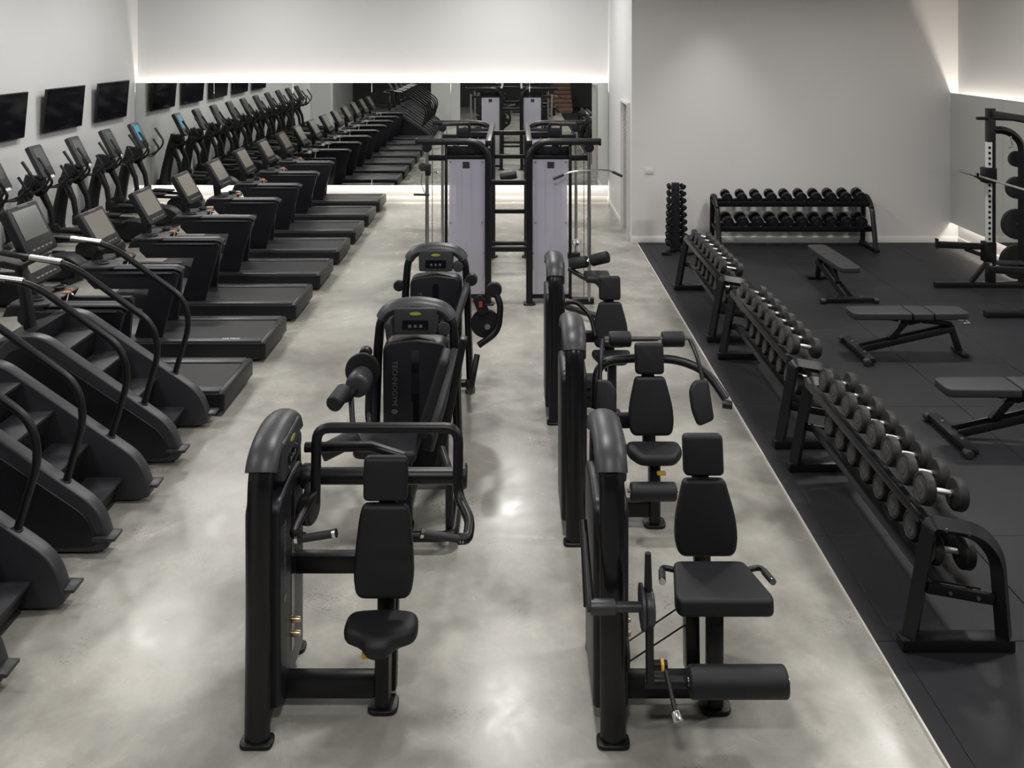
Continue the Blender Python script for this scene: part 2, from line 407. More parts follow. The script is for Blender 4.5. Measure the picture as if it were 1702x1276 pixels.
# ------------------------------------------------------------------ treadmills (user faces -x)
tm = thing('treadmill', 'x', 'treadmill', (0, 0, 0), 0, 'treadmills in the row on the left')
MB().xz([(-1.02, .03), (1.04, .03), (1.08, .07), (1.08, .165), (1.05, .2), (-1.02, .2)], -.40, .40, .012).build('deck', 'plastic_black', tm)
MB().xz([(-.5, .2), (1.03, .2), (1.03, .213), (-.5, .213)], -.262, .262, .003, 1).build('running_belt', 'belt', tm)
for s_ in (-1, 1):
    MB().box((.29, s_*.335, .209), (1.5, .125, .03), bev=.01).build('side_rail', 'deck_rail', tm)
    for k in (-.9, .9): MB().cyl((k, s_*.3, 0), (k, s_*.3, .05), .03).build('foot', 'rubber', tm)
MB().prism([(y, z) for y, z in [(-.41, .05), (.41, .05), (.41, .2), (.37, .225), (-.37, .225), (-.41, .2)]], frame((1.03, 0, 0), (0, 1, 0), (0, 0, 1)), .06, .012).build('rear_cap', 'plastic_black', tm)
MB().xz([(-1.06, .12), (-1.02, .34), (-.92, .36), (-.68, .34), (-.30, .25), (-.22, .225), (-.22, .2), (-1.04, .1)], -.405, .405, .02).build('motor_cover', 'deck_rail', tm)
for s_ in (-1, 1):
    y0, y1 = (s_*.29-.03, s_*.29+.03)
    if s_ < 0:
        a = MB().xz([(-.76, .80), (-.76, .90), (.15, .90), (.175, .87), (.0, .22), (-.28, .22), (-.13, .72), (-.68, .72)], y0, y1, .01).build('arm_panel', 'shroud_dark', tm)
        MB().tube(fillet([(-.70, -.25, .925), (.14, -.25, .925), (.20, -.25, .895)], .04), .04, 10, ref=(0, 1, 0), sec=(.055, .032)).build('handrail_grip', 'plastic_grey', a)
        MB().bar((-.60, -.33, .885), (.12, -.33, .885), .02, .012, bev=.004).build('panel_ledge', 'deck_rail', a)
        MB().xy([(q.x, q.y) for q in fillet([(-.84, -.33, 0), (-.50, -.33, 0), (-.44, -.22, 0), (-.50, -.05, 0), (-.84, -.05, 0)], .07, 4, True)], .925, .955, .01).build('cup_tray', 'plastic_grey', a)
    else:
        a = MB().xz([(-.76, .74), (-.76, .84), (-.02, .84), (.0, .80), (-.06, .22), (-.28, .22), (-.16, .70), (-.68, .70)], y0, y1, .01).build('arm_panel', 'shroud_dark', tm)
d_ = MB().xz([(-.90, .83), (-.86, .93), (-.56, .945), (-.52, .92), (-.56, .85)], -.31, .31, .015).build('dashboard', 'plastic_black', tm)
for s_ in (-1, 1):
    MB().lathe([(.052, 0), (.058, .004), (.058, .014), (.048, .016), (.042, .012), (.040, -.02), (.001, -.02)], Matrix.Translation((-.64, s_*.19-.02, .958)), 20).build('cup_holder', 'plastic_grey', d_)
MB().cyl((-.53, .12, .94), (-.50, .12, .955), .018, seg=14).build('stop_button', 'orange', d_)
MB().box((-.50, .02, .955), (.07, .05, .016), bev=.005).build('safety_clip', 'orange', d_)
MB().bar((-.47, .0, .95), (-.505, -.03, .76), .026, .004).build('tether', 'white_print', d_)
MB().bar((-.52, .1, .945), (-.42, -.02, .94), .018, .018).build('sensor_grip', 'steel', d_)
def console(par, c, wd, h, tilt, th, scr, m_screen, m_case, keys=True, txt=False):
    """screen facing +x, tilted up"""
    ct, st = math.cos(tilt), math.sin(tilt)
    n = V(ct, 0, st); u = V(0, 1, 0); v = V(-st, 0, ct)
    mt = frame(V(*c)-n*th, u, v)
    a = MB().prism(rrect(wd, h, .035), mt, th, .016).build('console', m_case, par)
    mt2 = frame(V(*c)+n*.0005+v*scr[2], u, v)
    MB().prism(rrect(scr[0], scr[1], .008), mt2, .003).build('screen', m_screen, a)
    if keys:
        for k in range(5):
            MB().prism(rrect(wd*.1, .014, .005), frame(V(*c)+n*.0005+v*(-h*.38)+u*((k-2)*wd*.14), u, v), .005).build('key', 'key_grey', a)
        MB().prism(rrect(wd*.3, .010, .004), frame(V(*c)+n*.0005+v*(h*.455), u, v), .004).build('badge', 'key_grey', a)
    return a
console(tm, (-.76, 0, 1.28), .50, .45, math.radians(30), .075, (.40, .29, .035), 'screen_grey', 'plastic_black')
MB().bar((-.80, 0, .92), (-.83, 0, 1.18), .16, .06, bev=.015).build('console_neck', 'plastic_black', tm)
TP = 1.245; TY0 = 16.68
for i in range(8):
    y = TY0-TP*i
    o = tm if i == 0 else dup(tm, (-3.6, y, 0))
    o.location = (-3.6, y, 0)
    k = 7-i
    o['label'] = ['black treadmill nearest the stair climbers, partly behind their rails', 'second black treadmill from the stair climbers, white lettering on its deck',
                  'third black treadmill from the stair climbers', 'fourth black treadmill from the stair climbers', 'fourth black treadmill counting from the mirror',
                  'third black treadmill counting from the mirror', 'black treadmill next but one to the mirror wall', 'farthest black treadmill, right against the mirror wall'][k]
    if k == 1: lettering_at = o
text('MATRIX', .05, frame((.72, -.34, .2255), (1, 0, 0), (0, 1, 0)), 'white_print', lettering_at)

# ------------------------------------------------------------------ crosstrainers (user faces -x)
el = thing('crosstrainer', 'x', 'elliptical trainer', (0, 0, 0), 0, 'crosstrainers along the left wall')
m = MB(); m.bar((-.45, 0, .06), (1.1, 0, .06), .12, .1, bev=.02); m.bar((-.40, -.3, .04), (-.40, .3, .04), .1, .07); m.bar((1.05, -.3, .04), (1.05, .3, .04), .1, .07)
m.build('base_frame', 'powder_black', el)
MB().tube([(-.40, 0, .1), (-.34, 0, .5), (-.26, 0, .9), (-.18, 0, 1.24)], [.12, .105, .09, .07], 12).build('mast', 'plastic_black', el)
MB().xz([(p.x, p.y) for p in fillet([(.55, .06, 0), (1.15, .06, 0), (1.2, .22, 0), (1.0, .36, 0), (.7, .36, 0), (.52, .22, 0)], .1, 4, True)], -.12, .12, .02).build('flywheel_housing', 'plastic_black', el)
EC = console(el, (.0, 0, 1.46), .33, .52, math.radians(27), .08, (.22, .30, .05), 'screen_dim', 'plastic_grey', keys=False)
MB().prism(rrect(.12, .04, .01), frame((.125, 0, 1.225), (0, 1, 0), (-.45, 0, .89)), .02).build('key_pad', 'white_print', EC)
MB().cyl((-.10, -.10, 1.12), (-.10, .10, 1.12), .12, seg=20, bev=.02).build('console_collar', 'plastic_black', el)
for s_ in (-1, 1):
    MB().cyl((-.14, s_*.14, 1.0), (-.14, s_*.24, 1.0), .10, seg=20, bev=.015).build('pivot_disc', 'plastic_black', el)
    g = MB().tube(fillet([(-.14, s_*.2, 1.0), (.06, s_*.30, 1.04), (.22, s_*.34, 1.14), (.31, s_*.35, 1.29), (.13, s_*.35, 1.55)], .09), .017, 10).build('moving_arm', 'powder_black', el)
    MB().tube([(.255, s_*.35, 1.37), (.13, s_*.35, 1.553)], .022, 10).build('grip', 'rubber', g)
    g = MB().tube(fillet([(-.05, s_*.08, 1.06), (.15, s_*.2, 1.04), (.27, s_*.22, 1.18), (.15, s_*.22, 1.36)], .06), .019, 8).build('fixed_handle', 'powder_black', el)
    MB().tube([(-.14, s_*.2, 1.0), (.0, s_*.21, .7), (.04, s_*.21, .42)], [.06, .045, .04], 10).build('lower_arm', 'powder_black', el)
    MB().box((.05, s_*.21, .40), (.13, .10, .18), bev=.03).build('link_boot', 'plastic_black', el)
    MB().bar((.05, s_*.21, .36), (.8, s_*.19, .33), .045, .05, bev=.01).build('pedal_rail', 'powder_black', el)
    MB().box((.36, s_*.19, .40), (.38, .14, .035), rot=(0, .05, 0), bev=.012).build('pedal', 'rubber', el)
MB().xz([(-.55, .02), (-.25, .02), (-.28, .26), (-.36, .34), (-.5, .3)], -.10, .10, .02).build('front_shroud', 'plastic_black', el)
EY = [16.25-1.12*k for k in range(10)]
for i, y in enumerate(EY):
    o = el if i == 0 else dup(el, (-6.97, y, 0))
    o.location = (-6.97, y, 0)
    o['label'] = ['black crosstrainer with a lit blue screen, next to the mirror wall', 'second black crosstrainer from the mirror wall', 'third black crosstrainer from the mirror wall',
                  'fourth black crosstrainer from the mirror wall', 'fifth crosstrainer from the mirror, cut by the left edge of the photo',
                  'sixth black crosstrainer from the mirror, seen only in reflection', 'seventh black crosstrainer from the mirror, seen only in reflection',
                  'eighth black crosstrainer from the mirror, seen only in reflection', 'ninth black crosstrainer from the mirror, seen only in reflection',
                  'tenth black crosstrainer, farthest from the mirror, seen only in reflection'][i]
    if i == 0: first_el = o
for c in list(first_el.children):
    if c.name.startswith('console') and 'collar' not in c.name:
        for g in c.children:
            if g.name.startswith('screen'):
                g.data = g.data.copy(); g.data.materials.clear(); g.data.materials.append(M['screen_blue'])
# give others back the dim screen
# (dup shares the original mesh, so only the first one is lit)

# ------------------------------------------------------------------ stair climbers (user faces -x)
st = thing('stair_climber', 'x', 'stair climber', (0, 0, 0), 0, 'stair climbers at the front left')
# local x: world X = x - 3.3
prof = [(p.x, p.y) for p in fillet([(-.95, .02, 0), (-.78, .72, 0), (-.62, .98, 0), (-.36, 1.0, 0), (.66, .30, 0), (.74, .04, 0), (.60, .02, 0)], [.05, .2, .15, .12, .28, .08, .03], 6, True)]
inner = [(p.x, p.y) for p in fillet([(-.86, .04, 0), (-.70, .68, 0), (-.58, .90, 0), (-.38, .91, 0), (.60, .25, 0), (.66, .06, 0)], [.05, .18, .12, .1, .22, .06], 6, True)]
for s_ in (-1, 1):
    y0, y1 = (.26, .36) if s_ > 0 else (-.36, -.26)
    p = MB().xz(prof, y0, y1, .014).build('side_panel', 'stair_trim', st)
    yo = .36 if s_ > 0 else -.372
    MB().xz(inner, yo, yo+.012, .004, 1).build('panel_inlay', 'stair_panel', p)
    MB().box((.70, s_*.33, .115), (.15, .12, .022), bev=.006).build('step_pad', 'stair_trim', st)
    MB().tube(fillet([(.64, s_*.33, .11), (.70, s_*.33, .09), (.66, s_*.33, .02)], .03), .014, 8).build('pad_bracket', 'powder_black', st)
    rail = fillet([(.42, s_*.31, .42), (.55, s_*.32, .86), (.50, s_*.32, 1.08), (-.14, s_*.32, 1.54), (-.55, s_*.31, 1.60), (-.72, s_*.22, 1.60)], [0, .12, .16, .16, .12, 0], 6)
    r_ = MB().tube(rail, .024, 12).build('handrail', 'powder_black', st)
    MB().cyl((.41, s_*.31, .39), (.435, s_*.31, .46), .034, .028, 14, .005).build('rail_socket', 'plastic_black', r_)
    MB().tube([(-.20, s_*.32, 1.553), (-.45, s_*.312, 1.588)], .0255, 12).build('sensor_sleeve', 'steel', r_)
for k, (x, z) in enumerate([(.41, .19), (.17, .43), (-.08, .66), (-.31, .86)]):
    o = MB().box((x, 0, z-.012), (.26, .51, .024), bev=.005).build('step_tread', 'tread', st)
    MB().bar((x+.118, 0, z-.02), (x+.06, 0, z-(.24 if z > .3 else .15)), .505, .012, ref=(1, 0, 0), bev=0).build('step_riser', 'riser', o)
MB().xz([(-.5, .86), (-.45, .99), (-.78, .9), (-.86, .3), (-.6, .3)], -.26, .26, .01).build('front_cowl', 'stair_trim', st)
MB().box((-.16, 0, .04), (1.3, .5, .05), bev=.01).build('base_frame', 'powder_black', st)
MB().box((-.12, 0, .26), (.9, .44, .26), rot=(0, math.radians(36), 0), bev=.05).build('drive_cover', 'riser', st)
MB().bar((-.62, 0, .92), (-.72, 0, 1.58), .10, .07, ref=(1, 0, 0), bev=.02).build('mast', 'plastic_black', st)
MB().xz([(-.60, 1.46), (-.56, 1.50), (-.80, 1.56), (-.82, 1.50)], -.24, .24, .012).build('console_tray', 'plastic_black', st)
console(st, (-.60, 0, 1.745), .44, .44, math.radians(26), .075, (.34, .25, .05), 'screen_dim', 'plastic_black')
for i, (y, lb) in enumerate([(7.07, 'black stair climber next to the treadmills, farthest of the row'), (5.9, 'second stair climber from the treadmills, full flight of steps showing'),
                             (4.73, 'third stair climber from the treadmills, cut by the left photo edge'), (3.56, 'fourth stair climber, beyond the photo edge, seen only in the mirror')]):
    o = st if i == 0 else dup(st, (-3.3, y, 0))
    o.location = (-3.3, y, 0); o['label'] = lb

# ------------------------------------------------------------------ selectorised strength machines
def foot(mb, x, y, sx=.12, sy=.10): mb.box((x, y, .012), (sx, sy, .024), bev=.008)
def tower(t, mirror=1):
    """tower in the local y-z plane; user side is +x; user faces -y"""
    B, T_, Z = .315, .285, 1.30
    arch = fillet([(0, -B, .02), (0, -T_, 1.0), (0, -T_+.03, Z-.02), (0, 0, Z+.035), (0, T_-.03, Z-.02), (0, T_, 1.0), (0, B, .02)], [0, .3, .16, .2, .16, .3, 0], 7)
    f = MB().tube(arch, .04, 14, ref=(1, 0, 0), sec=(.060, .034)); f.build('tower_frame', 'gloss_black', t)
    f = MB()
    for s_ in (-1, 1): f.prism(rrect(.155, .09, .035), Matrix.Translation((0, s_*B, 0)), .022, .006)
    f.bar((0, -B, .07), (0, B, .07), .08, .05); f.build('base_plate', 'powder_black', t)
    # cap over the arch with display
    k0 = [p for p in arch if p.z > 1.20]
    cap = MB().tube([Vector((0, p.y, p.z+.012)) for p in k0], .04, 14, ref=(1, 0, 0), sec=(.078, .048)).yz([(p.x, p.y) for p in fillet([(-.16, 1.33, 0), (.16, 1.33, 0), (.155, 1.13, 0), (-.155, 1.13, 0)], .025, 4, True)], -.05, .086, .014).build('cap', 'plastic_grey', t)
    MB().prism(rrect(.19, .075, .012), frame((.0865, 0, 1.20), (0, 1, 0), (0, 0, 1)), .002).build('display', 'screen_black', cap)
    for k in range(3): MB().prism(rrect(.022, .02, .003), frame((.0885, -.04+k*.04, 1.195), (0, 1, 0), (0, 0, 1)), .002).build('display_digit', 'grey_print', cap)
    MB().prism([(math.cos(a)*.042, math.sin(a)*.012) for a in [k*PI/8 for k in range(16)]], frame((.085, 0, 1.285), (0, 1, 0), (0, 0, 1)), .004).build('oval_badge', 'lime', cap)
    MB().cyl((.02, .205, 1.17), (.07, .205, 1.17), .05, seg=20, bev=.008).build('pulley', 'plastic_grey', t)
    # stack shroud
    sh = fillet([(-.232, .09, 0), (.232, .09, 0), (.238, 1.03, 0), (.20, 1.075, 0), (0, 1.10, 0), (-.20, 1.075, 0), (-.238, 1.03, 0)], .03, 4, True)
    s = MB().yz([(p.x, p.y) for p in sh], -.085, .085, .02).build('stack_shroud', 'shroud_dark', t)
    MB().prism(rrect(.055, .80, .027), frame((.0855, 0, .62), (0, 1, 0), (0, 0, 1)), .002).build('selector_slot', 'screen_black', s)
    for z in (.37, .30): MB().cyl((.085, 0, z), (.125, 0, z), .018, .014, 14, .004).build('selector_knob', 'brass', s)
    mt = frame((.0862, -.15, .78), (0, 0, -1), (0, 1, 0))
    text('TECHNOGYM', .052, mt, 'grey_print', s)
    MB().prism([(math.cos(a)*.024, math.sin(a)*.018) for a in [k*PI/6 for k in range(12)]], frame((.0862, -.15, .575), (0, 1, 0), (0, 0, 1)), .002).build('emblem', 'grey_print', s)
def seat_post(t, sx, sy=-.09, ztop=.44):
    m = MB(); m.bar((sx, sy, .02), (sx, sy, ztop), .075, .11, ref=(0, 1, 0), bev=.02); m.prism(rrect(.15, .13, .05), Matrix.Translation((sx, sy, 0)), .022, .006)
    p = m.build('seat_post', 'powder_black', t)
    MB().bar((.05, sy, .115), (sx-.03, sy, .115), .08, .11, bev=.02).build('lower_beam', 'powder_black', t)
    return p
def backrest(t, sx, y, z0, z1, wb, wt, lean=.07, head=True):
    ax = V(0, lean, z1-z0).normalized()
    h_ = z1-z0
    half = [(wb/2*.88, 0), (wb/2, h_*.22), (wb/2*.96, h_*.5), (wt/2+.01, h_*.86), (wt/2-.005, h_)]
    out = fillet([(-x, y_, 0) for x, y_ in half[::-1]]+[(x, y_, 0) for x, y_ in half], [.04, .1, .12, .12, .045, .045, .12, .12, .1, .04], 5, True)
    n = V(1, 0, 0).cross(ax)  # faces -y
    a = MB().prism([(p.x, p.y) for p in out], frame(V(sx, y, z0)-n*(-.0), (1, 0, 0), ax), .065, .022, 4).build('backrest', 'upholstery', t)
    if head:
        o = V(sx, y, z0)+ax*(z1-z0+.015)
        MB().prism([(x, yy+.105) for x, yy in rrect(wt*.94, .21, .03)], frame(o, (1, 0, 0), ax), .065, .022, 4).build('headrest', 'upholstery', t)
    MB().bar((sx, y+.06, .30), V(sx, y+.05, z0)+ax*(z1-z0+.12), .09, .05, ref=(0, 1, 0), bev=.01).build('backrest_bracket', 'powder_black', t)
def roller(t, p0, p1, r, name='roller_pad'):
    p0, p1 = Vector(p0), Vector(p1)
    a = MB().cyl(p0, p1, r, seg=24, bev=.016).build(name, 'upholstery', t)
    u = (p1-p0).normalized()
    MB().cyl(p0-u*.02, p0, r*.32, seg=14).cyl(p1, p1+u*.012, r*.32, seg=14, bev=.004).build('end_cap', 'chrome', a)
    return a

def shoulder_press(loc, label):
    t = thing('press_machine', label, 'weight machine', loc, 0)
    tower(t)
    sx = .555
    p = seat_post(t, sx, -.09, .39)
    MB().bar((.05, .10, .60), (sx, .10, .60), .07, .10, bev=.02).build('middle_beam', 'powder_black', t)
    MB().bar((sx+.02, -.01, .03), (sx+.02, .12, .62), .07, .07, ref=(1, 0, 0), bev=.01).build('rear_post', 'powder_black', t)
    # saddle seat
    o = fillet([(-.045, -.19, 0), (.045, -.19, 0), (.085, -.12, 0), (.18, -.08, 0), (.175, .06, 0), (0, .08, 0), (-.175, .06, 0), (-.18, -.08, 0), (-.085, -.12, 0)], [.04, .04, .06, .07, .06, .1, .06, .07, .06], 5, True)
    MB().prism([(q.x, q.y) for q in o], Matrix.Translation((sx, -.13, .385)) @ Matrix.Rotation(.05, 4, 'X'), .085, .035, 5).build('seat', 'upholstery', t)
    MB().box((sx-.05, -.20, .335), (.075, .04, .025), bev=.008).build('seat_lever', 'yellow', p)
    backrest(t, sx, -.05, .53, .965, .30, .235, .06)
    # press arm
    a = MB().tube(fillet([(sx-.36, .02, .95), (sx-.36, .05, 1.31), (sx+.36, .05, 1.31), (sx+.36, .0, .99), (sx+.43, -.12, .93), (sx+.42, -.20, .89), (sx+.38, -.22, .90)], [0, .07, .07, .06, .06, .04, 0], 6), .026, 12).build('press_arm', 'powder_black', t)
    MB().tube(fillet([(sx-.36, .02, 1.0), (sx-.40, -.10, .95), (sx-.42, -.20, .91), (sx-.36, -.22, .91)], [0, .05, .04, 0], 5), .022, 10).build('press_arm_side', 'powder_black', t)
    for s_ in (-1, 1):
        g = MB().tube([(sx+s_*.385, -.22, .90), (sx+s_*.215, -.245, .94)], .0185, 12).build('hand_grip', 'rubber', t)
        MB().cyl((sx+s_*.385, -.22, .90), (sx+s_*.40, -.218, .896), .021, seg=12).cyl((sx+s_*.215, -.245, .94), (sx+s_*.20, -.247, .944), .021, seg=12).build('grip_cap', 'chrome', g)
    MB().cyl((.02, .14, 1.02), (sx+.36, .14, 1.02), .042, seg=18, bev=.008).build('pivot_tube', 'powder_black', t)
    MB().tube([(.1, .20, 1.14), (.45, .19, 1.15), (.62, .18, 1.10)], .026, 10).build('cross_tube', 'powder_black', t)
    for q0 in (.1, sx+.34): MB().cyl((q0, .14, 1.02), (q0+.06, .14, 1.02), .062, seg=20, bev=.012).build('pivot_hub', 'plastic_black', t)
    MB().cyl((.13, .0, .93), (.20, -.02, .93), .075, seg=24, bev=.018).build('counterweight', 'plastic_black', t)
    MB().bar((.15, .12, 1.02), (.15, .0, .93), .04, .05).build('counterweight_arm', 'powder_black', t)
    return t
def leg_extension(loc, rz, label):
    t = thing('leg_extension_machine', label, 'weight machine', loc, rz)
    tower(t)
    sx = .555
    seat_post(t, sx-.03, -.09, .50)
    MB().bar((sx-.12, .02, .10), (sx-.12, .05, .52), .10, .07, ref=(1, 0, 0), bev=.01).build('rear_post', 'powder_black', t)
    o = fillet([(-.225, -.23, 0), (.225, -.23, 0), (.24, -.18, 0), (.185, .16, 0), (-.185, .16, 0), (-.24, -.18, 0)], [.04, .04, .05, .04, .04, .05], 4, True)
    MB().prism([(q.x, q.y) for q in o], Matrix.Translation((sx+.0, .01, .495)) @ Matrix.Rotation(-.10, 4, 'X'), .085, .032, 5).build('seat', 'upholstery', t)
    backrest(t, sx, .26, .55, .93, .335, .23, .07)
    for s_ in (-1, 1):
        g = MB().tube(fillet([(sx+s_*.17, .12, .54), (sx+s_*.255, .12, .56), (sx+s_*.275, -.02, .575)], .035), .014, 10).build('side_handle', 'powder_black', t)
        MB().tube([(sx+s_*.262, .07, .565), (sx+s_*.275, -.02, .575)], .0185, 10).build('hand_grip', 'rubber', g)
        MB().cyl((sx+s_*.275, -.02, .575), (sx+s_*.277, -.03, .576), .017, seg=12).build('grip_cap', 'chrome', g)
    # lever: pivot, cam, swing arm, roller
    MB().cyl((-.13, -.41, .70), (.13, -.41, .70), .022, seg=14).build('pivot_shaft', 'plastic_grey', t)
    MB().cyl((-.115, -.41, .70), (.0, -.41, .70), .034, seg=18, bev=.006).build('pivot_collar', 'plastic_grey', t)
    MB().tube([(-.12, -.41, .70), (-.13, -.2, .98)], [.026, .018], 10).build('range_lever', 'powder_black', t)
    c = MB().cyl((.115, -.41, .70), (.128, -.41, .70), .095, seg=32).cyl((.13, -.41, .70), (.175, -.41, .70), .078, seg=32, bev=.014).build('cam', 'plastic_grey', t)
    MB().tube([(.15, -.41, .74), (.15, -.40, .94)], [.02, .014], 10).build('counter_lever', 'plastic_black', t)
    MB().bar((.155, -.41, .68), (.165, -.36, .32), .035, .05, ref=(0, 1, 0), bev=.012).build('swing_arm', 'powder_black', t)
    MB().cyl((.14, -.35, .315), (.34, -.35, .315), .026, seg=14, bev=.005).build('roller_axle', 'plastic_black', t)
    MB().cyl((.18, -.36, .40), (.245, -.36, .40), .021, seg=14).build('adjuster_axle', 'powder_black', t)
    MB().cyl((.215, -.36, .40), (.228, -.36, .40), .026, seg=16).build('adjuster_ring', 'yellow', t)
    MB().tube([(.235, -.37, .39), (.26, -.50, .28)], .011, 10).build('adjuster_handle', 'plastic_black', t)
    MB().cyl((.258, -.49, .288), (.268, -.52, .262), .022, seg=16, bev=.005).build('adjuster_knob', 'chrome', t)
    roller(t, (.345, -.35, .315), (.80, -.35, .315), .068)
    MB().lathe([(.001, -.015), (.08, -.015), (.09, 0), (.08, .015), (.001, .015)], frame((.07, -.20, .36), (0, 1, 0), (0, 0, 1)), 24).build('cable_pulley', 'plastic_black', t)
    MB().tube([(.09, -.2, .40), (.44, .05, .44)], .004, 6).tube([(.09, -.2, .30), (.44, .05, .33)], .004, 6).build('cable', 'plastic_black', t)
    return t
def curl_machine(loc, rz, label):
    t = thing('biceps_curl_machine', label, 'weight machine', loc, rz)
    tower(t); sx = .56
    seat_post(t, sx, -.02, .52)
    o = fillet([(-.2, -.24, 0), (.2, -.24, 0), (.2, .18, 0), (-.2, .18, 0)], .05, 4, True)
    MB().prism([(q.x, q.y) for q in o], Matrix.Translation((sx, -.10, .53)) @ Matrix.Rotation(-.08, 4, 'X'), .08, .03, 4).build('seat', 'upholstery', t)
    backrest(t, sx-.05, .13, .62, 1.17, .32, .24, .17, False)
    MB().bar((.06, .30, 1.02), (.36, .12, .42), .07, .05, bev=.012).build('support_arm', 'plastic_grey', t)
    MB().cyl((.19, -.36, .92), (.22, -.36, .92), .125, seg=32, bev=.008).build('cam', 'plastic_black', t)
    MB().cyl((.22, -.36, .88), (.40, -.37, .88), .085, seg=28, bev=.03).build('cam_cover', 'plastic_grey', t)
    MB().tube(fillet([(.38, -.38, .86), (.52, -.42, .84), (.60, -.44, .90)], .05), .028, 10).build('swing_arm', 'powder_black', t)
    MB().cyl((.58, -.42, .93), (.74, -.46, .90), .055, seg=24, bev=.016).build('roller_pad', 'upholstery', t)
    MB().cyl((.74, -.30, .70), (.82, -.52, .62), .055, seg=22, bev=.014).build('lower_roller_pad', 'upholstery', t)
    MB().tube(fillet([(.44, -.40, .82), (.58, -.36, .66), (.70, -.28, .60), (.78, -.05, .52)], .1, 6), .019, 10).build('curved_arm', 'powder_black', t)
    MB().tube(fillet([(.10, -.33, .80), (.16, -.33, .55), (.40, -.22, .48)], .08, 6), .026, 10).build('cam_bracket', 'powder_black', t)
    MB().tube(fillet([(.12, .33, .10), (.80, .33, .10), (.84, .28, .10), (.84, -.05, .10), (.56, -.05, .10)], .06, 5), .032, 10).build('base_loop', 'powder_black', t)
    MB().tube(fillet([(.78, .30, .08), (.80, .30, .50), (.66, .24, .58)], .06, 5), .026, 10).build('step_handle', 'powder_black', t)
    MB().cyl((.05, -.36, 1.0), (.12, -.36, 1.0), .045, seg=18, bev=.01).build('pivot_hub', 'plastic_black', t)
    return t
def lateral_raise(loc, label):
    t = thing('lateral_raise_machine', label, 'weight machine', loc, 0)
    tower(t)
    sx = .55
    p = seat_post(t, sx, -.09, .45)
    o = fillet([(-.12, -.14, 0), (.12, -.14, 0), (.19, -.02, 0), (.18, .10, 0), (-.18, .10, 0), (-.19, -.02, 0)], [.05]*6, 4, True)
    MB().prism([(q.x, q.y) for q in o], Matrix.Translation((sx, -.10, .455)), .075, .032, 4).build('seat', 'upholstery', t)
    MB().box((sx+.03, -.20, .40), (.06, .035, .022), bev=.008).build('seat_lever', 'yellow', p)
    MB().bar((.05, .10, .62), (sx, .10, .62), .07, .10, bev=.02).build('middle_beam', 'powder_black', t)
    backrest(t, sx, .06, .54, .925, .315, .215, .08)
    MB().tube(fillet([(sx-.38, .1, .70), (sx-.36, .22, .98), (sx-.1, .25, 1.0), (sx+.22, .22, 1.0), (sx+.40, .10, .96), (sx+.50, -.02, .82)], .14, 6), .030, 12).build('main_yoke', 'powder_black', t)
    MB().cyl((sx-.30, .26, 1.13), (sx+.30, .26, 1.13), .019, seg=12).build('upper_bar', 'chrome', t)
    roller(t, (sx-.27, .26, 1.13), (sx-.11, .26, 1.13), .055, 'shoulder_pad'); roller(t, (sx+.11, .26, 1.13), (sx+.27, .26, 1.13), .055, 'shoulder_pad')
    for s_ in (-1, 1):
        MB().tube(fillet([(sx+s_*.31, .25, 1.13), (sx+s_*.34, .12, 1.05), (sx+s_*.36, .0, .88), (sx+s_*.33, -.06, .74)], .09, 5), .015, 10).build('swing_arm', 'powder_black', t)
        out = fillet([(-.065, -.12, 0), (.055, -.15, 0), (.085, -.05, 0), (.085, .08, 0), (.04, .14, 0), (-.06, .14, 0)], .03, 4, True)
        pts = [(q.x*-s_, q.y) for q in out]
        MB().prism(pts if s_ < 0 else pts[::-1], frame((sx+s_*.33, -.02, .80), (1, .25*s_, 0), (0, .35, 1)), .05, .018).build('elbow_pad', 'upholstery', t)
        MB().cyl((sx+s_*.47, -.06, .80), (sx+s_*.53, -.08, .80), .028, seg=14, bev=.005).build('pivot_knob', 'plastic_black', t)
    a = roller(t, (.36, -.30, .33), (.66, -.30, .33), .058, 'foot_roller')
    return t
